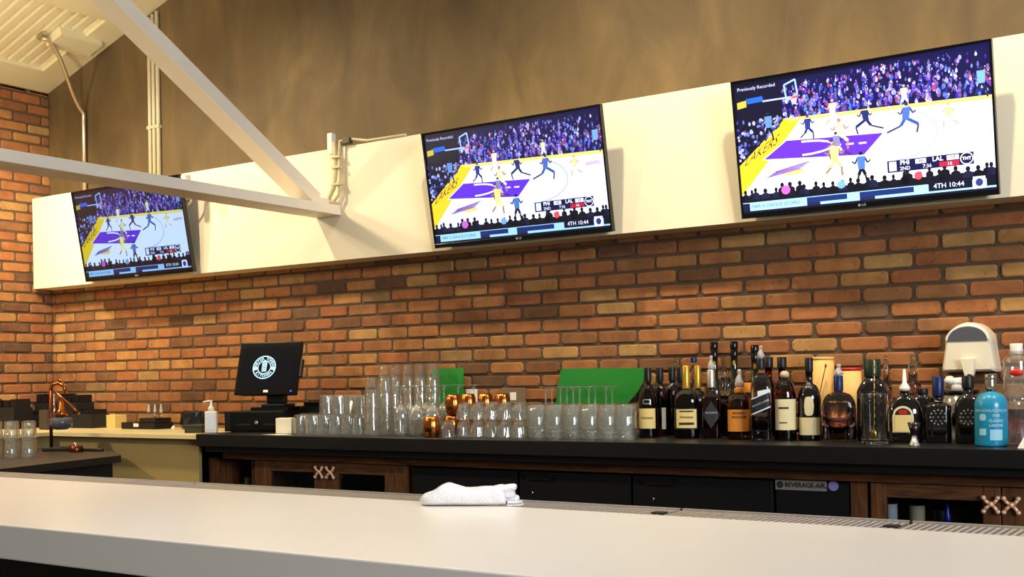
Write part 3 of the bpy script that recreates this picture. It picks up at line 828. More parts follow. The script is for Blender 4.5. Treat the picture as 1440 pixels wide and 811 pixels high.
rg = MB(); rg.lathe([(0.0135, 0), (0.0135, 0.0008)], 20)
for v in rg.bm.verts: v.co = Vector((v.co.x + a.x - bcx + 0.019, -0.0052 - v.co.z, zz + v.co.y))
rg.build('emblem', M['charcoal'], ba)
st = MB(); st.lathe([(0.019, 0), (0.019, 0.001)], 20)
c_ = atY(1171.5, 683, 4.195)
for v in st.bm.verts: v.co = Vector((v.co.x + c_.x - bcx, -0.001 - v.co.z, c_.z + v.co.y))
st.build('round_sticker', M['purple'], cp)
# wooden post between the cooler and the right cabinet
tag(MB().box(-1.338, -1.276, -0.0, 0.3, 0, 0.96, bev=0.002).build('wood_post', M['wood'], None, (0, CF - 0.008, 0)), 'dark wood post right of the maker plate panel', 'post')
# bottles inside the right cabinet
def little_bottle(px_, Y, z0, h, r, m, lm, lz, label):
    p = atY(px_, 715, Y)
    t = thing('chilled_bottle', label, 'bottle', (p.x, Y, z0), 0, 'bottles behind the cabinet glass')
    MB().lathe([(r * .9, 0), (r, 0.004), (r, h * .62), (r * .8, h * .72), (r * .38, h * .82), (r * .36, h)], 20).build('bottle_body', m, t)
    if lm: MB().lathe([(r * 1.02, lz[0]), (r * 1.02, lz[1])], 20, cap0=False, cap1=False).build('label', lm, t)
    MB().lathe([(r * .42, h - 0.02), (r * .42, h + 0.006)], 14).build('cap', M['black'], t)
little_bottle(1252, 4.27, 0.7055, 0.235, 0.024, M['dark_glass'], M['label_white'], (0.10, 0.17), 'bottle with white label at the left inside right cabinet')
little_bottle(1290, 4.30, 0.7055, 0.225, 0.026, M['dark_glass'], M['label_cream'], (0.09, 0.165), 'bottle with cream label inside the right cabinet')
little_bottle(1323, 4.32, 0.7055, 0.21, 0.028, M['dark_glass'], M['label_grey'], (0.08, 0.15), 'dull grey label bottle inside the right cabinet')
little_bottle(1332, 4.24, 0.7055, 0.20, 0.016, mat('cobalt glass', (20, 40, 150), 0.08, var=0.1), None, None, 'slim cobalt blue bottle inside the right cabinet')
little_bottle(1360, 4.32, 0.7055, 0.21, 0.028, M['green_glass'], M['label_grey'], (0.08, 0.16), 'dark bottle at the right inside the right cabinet')

# ---------------------------------------------------------------- left end: ledge and work station
lg_ = thing('side_ledge', 'pale L shaped ledge on beige panels in the left corner', 'counter', (-5.8, 4.4, 0))
lp = [(-6.965, 4.785), (-6.965, 1.8), (-5.93, 1.8), (-5.93, 4.06), (kx0 - 0.006, 4.06), (kx0 - 0.006, 4.785)]
MB().prism([(x + 5.8, y - 4.4) for x, y in lp], 1.066, 1.0865).build('ledge_top', M['ledge'], lg_)
pb = MB(); pb.box(-0.20, 1.06, -0.29, -0.27, 0, 1.066); pb.box(-0.22, -0.20, -2.55, -0.27, 0, 1.066)
pb.build('panel', M['beige'], lg_)

ws = thing('work_station', 'low dark work station in the left corner below the pale ledge', 'counter', (-5.3, 3.4, 0))
wp = [(-5.92, 4.04), (-5.345, 4.04), (-4.87, 3.725), (-4.715, 3.22), (-4.40, 2.36), (-5.92, 2.36)]
MB().prism([(x + 5.3, y - 3.4) for x, y in wp], 0.965, 1.0).build('work_top', mat('dark grey work top', (42, 38, 32), 0.4, var=0.15), ws)
wq = [(-5.90, 4.02), (-5.36, 4.02), (-4.905, 3.70), (-4.75, 3.2), (-4.45, 2.38), (-5.90, 2.38)]
MB().prism([(x + 5.3, y - 3.4) for x, y in wq], 0.0, 0.965).build('cabinet_body', M['blackmatte'], ws)

# ---------------------------------------------------------------- glassware
def px_on(px_, Y):
    return atY(px_, 607, Y).x
def face(x, y):
    return math.atan2(-x, y) if False else math.atan2(x, -y) + 0.0

ordn = ['first', 'second', 'third', 'fourth', 'fifth', 'sixth', 'seventh', 'eighth', 'ninth', 'tenth', 'eleventh', 'twelfth']

def glass_obj(name, me, label, cat, loc, group, rz=0.0):
    o = bpy.data.objects.new(name, me); COL.objects.link(o)
    o.location = loc; o.rotation_euler = (0, 0, rz)
    return tag(o, label, cat, group)

# fluted rocks tumbler, standing upside down (rim at z = 0)
def fl_mod(a, z): return 1.0 + (0.026 * math.cos(14 * a) if z < 0.085 else 0.0)
mb = MB()
mb.lathe([(0.0365, 0.0), (0.0365, 0.004), (0.0348, 0.05), (0.033, 0.088), (0.030, 0.0945), (0.001, 0.0945), (0.001, 0.082), (0.0285, 0.082), (0.0325, 0.05), (0.0345, 0.003)], 56, closed=True, mod=lambda a, z: fl_mod(a, z), smooth=False)
ME_ROCKS = mb.mesh('rocks_tumbler', M['glass'])
rows = [4.20, 4.285, 4.37, 4.455]
rown = ['front', 'second', 'third', 'back']
x0 = px_on(427.5, 4.20)
for r, Y in enumerate(rows):
    for c in range(6):
        glass_obj('rocks_tumbler', ME_ROCKS, f'fluted tumbler upside down on the black counter, {rown[r]} row, {ordn[c]} from the left', 'glass', (px_on(423.2 + c * 16.7 + r * 3, Y), Y, ZC + 0.0006), 'fluted tumblers left of the pint stacks', random.uniform(0, 1))
for r in range(1, 4):
    for c in range(2, 6):
        glass_obj('rocks_tumbler', ME_ROCKS, f'fluted tumbler upside down in the upper tier, {rown[r]} row, {ordn[c - 2]} from the left', 'glass', (px_on(423.2 + c * 16.7 + r * 3, rows[r]) + 0.001, rows[r], ZC + 0.0962), 'fluted tumblers left of the pint stacks', random.uniform(0, 1))

# nested pint glasses (rim down)
mb = MB()
mb.lathe([(0.0385, 0.0), (0.0387, 0.003), (0.0275, 0.147), (0.026, 0.150), (0.001, 0.150), (0.001, 0.142), (0.0252, 0.142), (0.0368, 0.002)], 32, closed=True)
ME_PINT = mb.mesh('pint_glass', M['glass'])
stacks = [(524, 4.19, 3), (543.5, 4.265, 3), (533, 4.335, 2), (555, 4.40, 3), (542, 4.62, 4), (559, 4.62, 4), (576, 4.62, 4), (593, 4.62, 4), (611, 4.62, 4)]
sn = ['front left pint stack', 'second pint stack from the left at the front', 'short pint stack behind the front left one', 'pint stack in the middle row', 'first tall back row pint stack from the left', 'second tall back row pint stack', 'third tall back row pint stack', 'fourth tall back row pint stack', 'tall back row pint stack before the green sheet']
tn = {0: 'lowest', 1: 'second', 2: 'third', 3: 'fourth'}
for (px_, Y, n), nm in zip(stacks, sn):
    x = px_on(px_, Y)
    for k in range(n):
        glass_obj('pint_glass', ME_PINT, f'upturned pint glass, {"topmost" if k == n - 1 else tn[k]} in {nm}', 'glass', (x, Y, ZC + 0.0006 + k * 0.064), 'stacked pint glasses')

# stemmed glasses upside down
def stem_mesh(name, h, rb, hb, rf, rim):
    """h total height, rb bowl radius, hb bowl height, rf foot radius, rim radius (rim at z=0)"""
    m_ = MB(); t_ = 0.0013
    out = []; inn = []
    n = 9
    for i in range(n + 1):
        q = i / n
        rr = rim + (rb - rim) * math.sin(min(1, q / 0.62) * PI / 2) if q < 0.62 else rb * math.sqrt(max(0.0, 1 - ((q - 0.62) / 0.40) ** 2))
        out.append((max(rr, 0.0045), q * hb)); inn.append((max(rr - t_, 0.001), q * hb - (0.0 if q < 0.9 else 0.004)))
    prof = out + [(0.0042, hb + 0.01), (0.0038, (hb + h) / 2), (0.0045, h - 0.022), (0.009, h - 0.011), (rf * 0.6, h - 0.005), (rf, h - 0.0025), (rf, h), (0.001, h)]
    prof += [(0.0005, h - 0.001)] if False else []
    full = prof + [(0.0004, hb - 0.004)] + inn[::-1][1:]
    m_.lathe(full, 28, closed=True)
    return m_.mesh(name, M['stem'])
ME_WINE = stem_mesh('wine_glass', 0.232, 0.039, 0.142, 0.036, 0.032)
ME_FLUTE = stem_mesh('champagne_glass', 0.216, 0.036, 0.125, 0.031, 0.030)
wn = [(565, 4.205, 'front row, left of the three'), (587, 4.205, 'front row, middle of the three'), (609.5, 4.235, 'front row, right behind the lowest copper mug'), (577, 4.315, 'second row, first from the left'), (600, 4.31, 'second row, second from the left'), (625, 4.40, 'second row, third, stem before the green sheet'), (590, 4.42, 'back row, first from the left'), (645, 4.60, 'back row, right one, stem before the green sheet'), (667, 4.66, 'back row, rightmost, foot above the copper mugs')]
for px_, Y, d in wn:
    glass_obj('wine_glass', ME_WINE, f'large wine glass upside down, {d}', 'glass', (px_on(px_, Y), Y, ZC + 0.0006), 'wine glasses standing on their rims')
k = 0
for i, px_ in enumerate((768, 789, 807, 829, 853)):
    for j, (Y, d) in enumerate(((4.56, 'front'), (4.68, 'rear'))):
        glass_obj('champagne_glass', ME_FLUTE, f'thin stemmed glass upside down before the large green sheet, {d} row, {ordn[i]} from the left', 'glass', (px_on(px_ + j * 9, Y), Y, ZC + 0.0006), 'thin stemmed glasses behind the highballs')

# bell shaped stacking glasses
mb = MB()
mb.lathe([(0.0345, 0.0), (0.0348, 0.003), (0.0325, 0.020), (0.0285, 0.045), (0.0225, 0.062), (0.0165, 0.070), (0.0185, 0.0735), (0.0185, 0.077), (0.001, 0.077), (0.001, 0.066), (0.012, 0.064), (0.0205, 0.056), (0.027, 0.040), (0.0325, 0.002)], 40, closed=True, mod=lambda a, z: 1 + (0.03 * math.cos(10 * a) if 0.015 < z < 0.066 else 0), smooth=False)
ME_BELL = mb.mesh('bell_glass', M['glass'])
for r, Y in enumerate((4.18, 4.262, 4.344)):
    for c in range(5):
        x = px_on(652 + c * 19.3 + r * 3, Y)
        for tier in range(2):
            glass_obj('bell_glass', ME_BELL, f'small flared glass upside down, {["lower", "upper"][tier]} tier, {["front", "middle", "back"][r]} row, {ordn[c]} from the left', 'glass', (x, Y, ZC + 0.0006 + tier * 0.0778), 'small flared glasses in two tiers', random.uniform(0, 1))
glass_obj('bell_glass', ME_BELL, 'lone small flared glass upside down just right of the lowest copper mug', 'glass', (px_on(630, 4.14), 4.14, ZC + 0.0006), 'small flared glasses in two tiers')

# highball glasses, upright with thick bases
mb = MB()
mb.lathe([(0.001, 0.0), (0.036, 0.0), (0.0385, 0.004), (0.0375, 0.016), (0.039, 0.03), (0.040, 0.140), (0.0388, 0.1415), (0.0376, 0.140), (0.0358, 0.030), (0.030, 0.021), (0.001, 0.019)], 36, closed=True)
ME_HI = mb.mesh('highball_glass', M['glassg'])
for r, Y in enumerate((4.19, 4.285, 4.38)):
    for c in range(6):
        x = px_on(755.5 + c * 24.8 + r * 2.5, Y)
        glass_obj('highball_glass', ME_HI, f'tall thick based glass, {["front", "middle", "back"][r]} row, {ordn[c]} from the small flared glasses', 'glass', (x, Y, ZC + 0.0006), 'highball glasses left of the bottles')

# copper mugs, upside down
mb = MB()
mb.lathe([(0.029, 0.0), (0.032, 0.004), (0.0365, 0.030), (0.0375, 0.050), (0.0345, 0.076), (0.029, 0.091), (0.024, 0.094), (0.001, 0.0945), (0.001, 0.091), (0.026, 0.090), (0.033, 0.074), (0.035, 0.048), (0.0305, 0.005), (0.0275, 0.001)], 64, closed=True, mod=lambda a, z: 1 + 0.03 * math.cos(14 * a))
me = mb.mesh('copper_mug', M['copper'])
cm = [(607, 4.13, 0, 'lowest copper mug at the front of the mug group'), (635, 4.28, 0, 'copper mug on the counter under the stacked one'), (638, 4.282, 1, 'upright stacked copper mug, leftmost of the upper tier'),
      (655, 4.44, 0, 'copper mug hidden low behind the small flared glasses, left'), (680, 4.44, 0, 'copper mug hidden low behind the small flared glasses, middle'), (705, 4.44, 0, 'copper mug hidden low behind the small flared glasses, right'),
      (659, 4.44, 1, 'second copper mug of the upper tier'), (683, 4.44, 1, 'third copper mug of the upper tier, beside the ivory plate'), (707, 4.44, 1, 'last copper mug of the upper tier, near the grey outlet')]
for px_, Y, tier, d in cm:
    glass_obj('copper_mug', me, d, 'mug', (px_on(px_, Y), Y, ZC + 0.0006 + tier * 0.0952), 'copper mugs among the glassware')

# two tiers of tumblers on the work station
mb = MB()
mb.lathe([(0.033, 0.0), (0.0333, 0.003), (0.029, 0.086), (0.027, 0.089), (0.001, 0.089), (0.001, 0.080), (0.0262, 0.080), (0.031, 0.003)], 28, closed=True)
ME_T2 = mb.mesh('straight_tumbler', M['glass'])
for tier in range(2):
    for r in range(2):
        for c in range(3):
            glass_obj('straight_tumbler', ME_T2, f'plain tumbler on the work station, {["lower", "upper"][tier]} tier, {["near", "far"][r]} row, {ordn[c]} from the left', 'glass', (-5.335 + c * 0.052 + r * 0.045 - 0.02 * r, 3.33 + c * 0.06 + r * 0.001 + 0.0 + (0.075 if r else 0) - (0.0 if r == 0 else 0) , 1.0006 + tier * 0.0902) if r == 0 else (-5.335 + c * 0.052 - 0.06, 3.33 + c * 0.06 + 0.05, 1.0006 + tier * 0.0902), 'plain tumblers at the far left')

# ---------------------------------------------------------------- bottles
def bottle(label, px_, Y, ytop, hw, ysh, yneck, nw, glass, n=2.0, depth=1.0, liquid=None, yliq=None, name='liquor_bottle', rot=None, shell=True, base_lift=0.0, sh_pow=2.0, taper=0.0):
    """px/py come from the photograph at wall distance Y: ytop bottle mouth, ysh shoulder start, yneck neck start, hw half width in px, nw neck half width in px"""
    x = px_on(px_, Y)
    zt = atY(px_, ytop, Y).z - ZC; zs = atY(px_, ysh, Y).z - ZC; zn = atY(px_, yneck, Y).z - ZC
    fwd = -math.sin(TH) * x + math.cos(TH) * Y
    k = fwd / F
    R = hw * k; rn = nw * k
    ang = math.atan2(x, Y)          # turn the front towards the room
    t = thing(name, label, 'bottle', (x, Y, ZC + 0.0006), (-ang * 0.9 if rot is None else rot), 'liquor bottles on the back bar')
    def section(r, z, e, dp, N=40):
        out = []
        for j in range(N):
            a = 2 * PI * j / N
            c, s = math.cos(a), math.sin(a)
            q = (abs(c) ** e + abs(s) ** e) ** (-1.0 / e)
            out.append((r * c * q, r * dp * s * q, z))
        return out
    prof = [(R * 0.90, 0.0), (R * 0.985, 0.003), (R, 0.008), (R * (1 - taper * 0.0), zs)]
    for i in range(1, 9):
        q = i / 8
        w = (1 - q ** sh_pow) ** (1 / sh_pow) if sh_pow else 1 - q
        prof.append((rn + (R - rn) * w, zs + (zn - zs) * q))
    prof += [(rn, zt - 0.004), (rn * 1.1, zt - 0.003), (rn * 1.1, zt)]
    def em(r):  # round neck, body cross-section below
        f_ = min(1.0, max(0.0, (r - rn) / max(1e-5, (R - rn)) * 1.6))
        return 2 + (n - 2) * f_, 1 + (depth - 1) * f_
    b_ = MB()
    b_.rings([section(r, z, *em(r)) for r, z in prof])
    if shell:
        tk = 0.003
        inner = [(max(r - tk, 0.002), min(z + (tk * 2 if i < 2 else 0), zt - 0.0005)) for i, (r, z) in enumerate(prof)]
        b_.rings([section(r, z, *em(r + tk)) for r, z in inner][::-1])
    b_.build('bottle_glass', glass, t)
    if liquid and shell:
        zl = (zs if yliq is None else atY(px_, yliq, Y).z - ZC)
        lp_ = [(max(r - 0.0034, 0.002), z + (0.0065 if i < 2 else 0)) for i, (r, z) in enumerate(prof) if z < zl - 0.001]
        # radius at the liquid level
        for (ra, za), (rb_, zb_) in zip(prof, prof[1:]):
            if za <= zl <= zb_ and zb_ > za:
                lp_.append((ra + (rb_ - ra) * (zl - za) / (zb_ - za) - 0.0034, zl)); break
        MB().rings([section(r, z, *em(r + 0.0034)) for r, z in lp_]).build('liquid', liquid, t)
    def surf(xx, dz=0.0, off=0.0007):
        u = min(0.985, abs(xx) / R)
        return -(R * depth) * (1 - u ** n) ** (1 / n) - off
    t_ = dict(o=t, R=R, rn=rn, surf=surf, k=k, zt=zt, zs=zs, zn=zn, X=x, Y=Y, px=px_, z=lambda py: atY(px_, py, Y).z - ZC)
    return t_

def blabel(B, y0, y1, w, m, nm='label', dx=0.0, off=0.0008, shape='rect', slant=0.0, lab=None):
    """label patch on the body, y0..y1 photograph rows (top, bottom), w fraction of the half width"""
    za, zb = B['z'](y1), B['z'](y0); R = B['R']; mb = MB(); N = 14; K = 8
    v = []
    for i in range(N + 1):
        u = -1 + 2 * i / N; col = []
        for j in range(K + 1):
            q = j / K
            if shape == 'oval':
                cz = (za + zb) / 2; hz = (zb - za) / 2; s_ = math.sqrt(max(0.0, 1 - u ** 4))
                z = cz + hz * s_ * (2 * q - 1)
            elif shape == 'arch':
                top = za + (zb - za) * (0.62 + 0.38 * math.sqrt(max(0, 1 - u * u)))
                z = za + (top - za) * q
            elif shape == 'diamond':
                cz = (za + zb) / 2; hz = (zb - za) / 2 * (1 - abs(u)); z = cz + hz * (2 * q - 1)
            else:
                z = za + (zb - za) * q
            xx = u * w * R + dx * R
            z += slant * xx
            col.append(mb.bm.verts.new((xx, B['surf'](xx, off=off), z)))
        v.append(col)
    for i in range(N):
        for j in range(K):
            mb.f([v[i][j], v[i + 1][j], v[i + 1][j + 1], v[i][j + 1]], 0, True)
    bmesh.ops.remove_doubles(mb.bm, verts=mb.bm.verts[:], dist=1e-6)
    o = mb.build(nm, m, B['o'])
    if lab: o['label'] = lab
    return o

def btext(B, body, y, size, m, parent, dx=0.0, off=0.0013, xs=1.0, slant=0.0, bold=0.0003, nm='lettering'):
    mb = MB(); z0 = B['z'](y)
    for pg in text_polys(body, size, bold=bold, xscale=xs):
        mb.poly([(x + dx * B['R'], B['surf'](x + dx * B['R'], off=off), z0 + yy + slant * (x + dx * B['R'])) for x, yy in pg])
    return mb.build(nm, m, parent)

def bring(B, y0, y1, m, nm='cap', r=1.25, lab=None):
    """sleeve round the neck from photo row y0 (top) to y1 (bottom)"""
    za, zb = B['z'](y1), B['z'](y0); q = B['rn'] * r
    o = MB().lathe([(q * 0.98, za), (q, za + 0.002), (q, zb - 0.002), (q * 0.94, zb), (0.001, zb + 0.0002)], 24, cap1=True).build(nm, m, B['o'])
    if lab: o['label'] = lab
    return o

def wrapped_pourer(B, y0, y1, w=1.2):
    """pour spout wrapped in a twist of clear film"""
    za, zb = B['z'](y1), B['z'](y0); h = zb - za; mb = MB(); r = B['rn'] * w
    rnd = random.Random(int(B['px']))
    rs = []
    for i, (q, s) in enumerate(((0, 0.7), (0.1, 0.95), (0.25, 1.05), (0.42, 0.85), (0.56, 0.62), (0.68, 0.42), (0.8, 0.46), (0.92, 0.5), (1.0, 0.22))):
        rs.append([((r * s * (1 + 0.38 * math.sin(j * 2.4 + i))) * math.cos(2 * PI * j / 14) + 0.2 * r * q, (r * s * (1 + 0.2 * math.cos(j * 1.7 + i))) * math.sin(2 * PI * j / 14), za + h * q) for j in range(14)])
    mb.rings(rs, smooth=False)
    mb.build('wrapped_pourer', M['poly'], B['o'])

def dots_ring(B, y, rad, m, n=12, dot=0.0026):
    mb = MB(); z0 = B['z'](y)
    for ring, nn_ in ((1.0, n), (0.62, n // 2), (0.0, 1)):
        for i in range(nn_):
            a = 2 * PI * i / nn_
            cx, cz = rad * ring * math.cos(a), rad * ring * math.sin(a)
            d = dot * (1.25 if ring == 1 else 1.0)
            mb.poly([(cx + d * math.cos(2 * PI * q / 8), B['surf'](cx + d * math.cos(2 * PI * q / 8), off=0.001), z0 + cz + d * math.sin(2 * PI * q / 8)) for q in range(8)])
    return mb.build('emblem', m, B['o'])

G = M
# --- back row first
for px_, Y, yt, lab in ((946, 4.57, 516, 'dark bottle with black cap, third from the left, behind the gold necked one'), (958, 4.66, 516, 'dark bottle with black cap, fourth from the left at the very back')):
    B = bottle(lab, px_, Y, yt + 18, 9, 556, 540, 3.6, G['brown_glass'], liquid=G['whiskeyd'], yliq=558)
    bring(B, yt, yt + 20, G['black'], r=1.35)
B = bottle('dark bottle with black cap and a white side label, second from the left', 929, 4.51, 530, 9.5, 560, 540, 3.6, G['brown_glass'], liquid=G['whiskeyd'], yliq=562)
bring(B, 517, 537, G['black'], r=1.4); l_ = blabel(B, 573, 603, 0.28, G['label_white'], dx=0.55)
B = bottle('bottle with gold neck foil standing behind the framed label bottle', 982, 4.60, 520, 13, 566, 548, 3.4, G['dark_glass'], shell=False)
bring(B, 514, 546, G['gold'], 'neck_foil', r=1.4)
B = bottle('bottle with purple cap rising behind the gold necked pair', 977, 4.72, 512, 11, 560, 540, 3.4, G['crystal'], liquid=G['whiskeyd'], yliq=575)
bring(B, 502, 510, G['bluefoil'], r=1.3)
B = bottle('clear topped bottle without a cap behind the first black capped ones', 953, 4.74, 503, 10, 560, 535, 3.6, G['crystal'], liquid=G['whiskey'], yliq=570)
for px_, lab, yt in ((1006, 'left one of three tall dark bottles with ringed black tops at the back', 481), (1034, 'middle one of three tall dark bottles with ringed black tops at the back', 480), (1063, 'right one of three tall dark bottles with ringed black tops at the back', 485)):
    B = bottle(lab, px_, 4.70, yt + 2, 13.5, 570, 532, 5.0, G['green_glass'], shell=False, name='sparkling_wine_bottle')
    f_ = bring(B, yt, yt + 10, G['blackgloss'], 'foil_top', r=1.12); bring(B, yt + 12, yt + 22, G['blackgloss'], 'foil_top', r=1.06)
    mb = MB(); z0 = B['z'](yt + 30); rr = B['rn'] * 1.02
    mb.poly([(0.006 * math.cos(2 * PI * q / 12), -rr - 0.0006 , z0 + 0.011 * math.sin(2 * PI * q / 12)) for q in range(12)]); mb.build('neck_emblem', G['gold'], B['o'])
B = bottle('bottle with orange collar hidden behind the orange label bottle', 1053, 4.56, 536, 11, 575, 558, 4.6, G['amber'], liquid=G['whiskeyd'], yliq=575)
bring(B, 538, 552, G['orangefoil'], 'collar', r=1.25)
B = bottle('dark bottle with a large clear ribbed stopper behind the diamond label', 1020, 4.58, 556, 10, 572, 562, 6, G['brown_glass'], liquid=G['whiskeyd'], yliq=574)
for dxx, in ((-0.010,), (0.012,)):
    MB().lathe([(0.011, B['zt'] - 0.002), (0.0125, B['zt'] + 0.03), (0.0125, B['zt'] + 0.07), (0.0095, B['zt'] + 0.073), (0.0095, B['zt'] + 0.088), (0.012, B['zt'] + 0.09), (0.012, B['zt'] + 0.108), (0.001, B['zt'] + 0.11)], 16, (dxx, 0, 0)).build('stopper', G['crystal'], B['o'])
for px_, lab in ((1082, 'back row bottle with black cap just right of the slanted label bottle'), (1101, 'back row bottle with broad black cap behind the large cream label')):
    B = bottle(lab, px_, 4.62, 514, 8.8, 556, 534, 5.0, G['amber'], liquid=G['whiskey'], yliq=552)
    bring(B, 502, 517, G['black'], r=1.3)
# whisky tubes
def canister(px_, Y, ytop, hw, label, lid):
    x = px_on(px_, Y); k = (-math.sin(TH) * x + math.cos(TH) * Y) / F; h = atY(px_, ytop, Y).z - ZC; r = hw * k
    t = thing('gift_tube', label, 'tube', (x, Y, ZC + 0.0006))
    MB().lathe([(r, 0), (r, h - 0.012)], 36).build('tube_body', G['tube'], t)
    MB().lathe([(r * 1.02, h - 0.0118), (r * 1.02, h - 0.004), (r * 0.98, h)], 36).build('lid', lid, t)
    return t, r, h
t1, r1, h1 = canister(1159, 4.66, 502, 15, 'tall buff cardboard tube behind the oval label bottle', G['tube'])
t2, r2, h2 = canister(1197, 4.64, 517, 15, 'shorter buff tube with red rimmed lid behind the flat bottle', G['red'])
sk = thing('swizzle_stick', 'dark red knobbed stick leaning on the tall buff tube', 'stick', tuple(atY(1152, 556, 4.60)))
p0 = Vector((0, 0, 0)); pE = atY(1161, 514, 4.59) - atY(1152, 556, 4.60)
pB = Vector((-0.02, 0.0, -(atY(1152, 556, 4.60).z - ZC) + 0.004))
MB().tube([pB, p0, pE], 0.0022, 8).build('shaft', G['copperdark'], sk); MB().ball(tuple(pE), 0.006, sc=(0.8, 0.8, 1.5)).build('knob', G['red'], sk)

B = bottle('very dark round shouldered bottle behind the arched label bottle', 1298, 4.52, 552, 19, 575, 556, 7, G['dark_glass'], shell=False, n=2.4, depth=0.7)
bring(B, 546, 554, G['black'], r=1.1)
B = bottle('clear ribbed decanter neck standing behind the arched label bottle', 1285, 4.66, 508, 11, 545, 535, 6, G['crystal'], liquid=G['plum'], yliq=536)
MB().ball((0, 0, B['zt'] + 0.012), 0.014, sc=(0.9, 0.9, 1.2)).build('stopper', G['crystal'], B['o'])
B = bottle('slim clear neck bottle right of the green capped square bottle', 1247, 4.64, 500, 9, 560, 535, 3.4, G['crystal'], liquid=G['plum'], yliq=545)

# --- front row, left to right
B = bottle('brown bottle with cream label and black cap, first from the highball glasses', 912, 4.40, 526, 13.5, 570, 541, 4.0, G['brown_glass'], liquid=G['whiskeyd'], yliq=556, sh_pow=1.7)
bring(B, 517, 537, G['black'], r=1.3); l_ = blabel(B, 574, 602, 0.86, G['label_yellow'], dx=-0.1)
btext(B, 'Hennessy', 587, 0.013, G['ink'], l_, dx=-0.1); o_ = blabel(B, 561, 568, 0.42, G['ink_silver'], 'emblem', dx=-0.12, shape='oval'); blabel(B, 562.2, 566.8, 0.36, G['dark_glass'], 'emblem', dx=-0.12, shape='oval', off=0.0014)
B = bottle('bottle with dark framed cream label and gold neck foil', 966, 4.38, 522, 17.5, 566, 548, 4.2, G['brown_glass'], liquid=G['whiskeyd'], yliq=556, n=2.6, depth=0.75)
bring(B, 514, 546, G['gold'], 'neck_foil', r=1.25); l_ = blabel(B, 573.5, 603, 0.90, G['label_dark'], off=0.0006); l_ = blabel(B, 575.2, 601.2, 0.80, G['label_yellow'], off=0.0012)
btext(B, 'Hennessy', 586, 0.014, G['ink'], l_, off=0.0017); blabel(B, 593.5, 597, 0.6, G['ink'], 'print_line', off=0.0017); blabel(B, 577, 579, 0.55, G['ink'], 'print_line', off=0.0017)
B = bottle('bottle with black diamond label and metal cap', 1001, 4.40, 534, 13.5, 562, 553, 4.5, G['amber'], n=4, depth=0.9, liquid=G['whiskeyd'], yliq=561)
bring(B, 520, 545, G['steel'], r=1.25); l_ = blabel(B, 564, 602, 0.93, G['label_grey'], shape='diamond'); btext(B, 'BACARDI', 580, 0.011, G['ink_silver'], l_)
wrapped_pourer(B, 500, 520, 0.8)
B = bottle('squat bottle with orange label and a film wrapped pourer', 1040, 4.36, 546, 17, 566, 553, 5.6, G['amber'], liquid=G['whiskey'], yliq=572, sh_pow=1.8)
bring(B, 545, 552.5, G['orangefoil'], 'collar', r=1.15); l_ = blabel(B, 575.5, 606, 0.93, G['label_orange']); btext(B, 'MONKEY', 580.5, 0.0125, G['ink'], l_); btext(B, 'SHOULDER', 586, 0.0115, G['ink'], l_)
wrapped_pourer(B, 519, 545, 0.85)
B = bottle('square bottle with a slanted black label and film wrapped pourer', 1071, 4.30, 524, 14, 548, 525, 5.2, G['crystal'], n=5, depth=0.95, liquid=mat('blue black spirit', (150, 142, 160), 0.0, trans=1.0, ior=1.34, var=0.0), yliq=566, sh_pow=1.6)
bring(B, 504, 519, G['black'], r=1.1); l_ = blabel(B, 555, 578, 0.96, G['label_white'], slant=0.42, off=0.0006); l_ = blabel(B, 556.5, 576, 0.96, G['label_dark'], slant=0.42, off=0.0012); btext(B, 'BLACK LABEL', 566.5, 0.0105, G['ink_silver'], l_, slant=0.42, off=0.0018)
l_ = blabel(B, 549, 556, 0.6, G['label_white'], dx=0.3, off=0.0006, slant=0.2)
wrapped_pourer(B, 486, 504, 0.75)
B = bottle('amber bottle with large cream label and ball stopper', 1104.5, 4.345, 530, 15.6, 559, 534, 4.8, G['amber'], liquid=G['whiskeyd'], yliq=552, sh_pow=1.9)
MB().ball((0, 0, B['zt'] + 0.008), 0.019, sc=(0.95, 0.95, 0.9)).build('stopper', G['cork'], B['o'])
l_ = blabel(B, 561, 604, 0.90, G['label_cream'], dx=0.05); blabel(B, 572, 574.5, 0.45, G['ink'], 'print_line', dx=-0.1, off=0.0014); blabel(B, 593, 594.5, 0.35, G['ink'], 'print_line', dx=-0.15, off=0.0014)
B = bottle('dark bottle with oval upper label and cream lower label', 1139, 4.38, 522, 16, 562, 539, 4.9, G['dark_glass'], shell=False, sh_pow=1.8)
bring(B, 503, 522, G['black'], r=1.15)
blabel(B, 557.5, 584, 0.42, G['label_cream'], 'upper_label', shape='oval', dx=-0.02); l_ = blabel(B, 586.5, 611, 0.88, G['label_cream'], 'lower_label'); l_.name = 'label'
B = bottle('wide flat plum coloured bottle with blue neck foil and wrapped pourer', 1180, 4.35, 534, 23.5, 578, 551, 5.6, G['crystal'], n=2.8, depth=0.48, liquid=G['plum'], yliq=566, sh_pow=2.2)
bring(B, 528.5, 550, G['bluefoil'], 'neck_foil', r=1.15); wrapped_pourer(B, 512, 528.5, 0.9)
B = bottle('square bottle with broad dark green cap behind the mixing glass', 1228, 4.42, 522, 21.5, 551, 531, 9.5, G['dark_glass'], n=4.5, depth=0.9, shell=False, sh_pow=1.25)
bring(B, 505, 530, mat('dark green cap', (16, 38, 24), 0.4), r=1.22)
l_ = blabel(B, 552.5, 560, 0.9, G['label_grey']); blabel(B, 555, 557.6, 0.7, G['gold'], 'print_line', off=0.0014)
B = bottle('big round shouldered bottle with arched cream label', 1273, 4.33, 548, 23.5, 582, 557, 6.2, G['dark_glass'], shell=False, n=2.4, depth=0.6, sh_pow=1.8)
mb = MB(); za = B['zt'] - 0.004
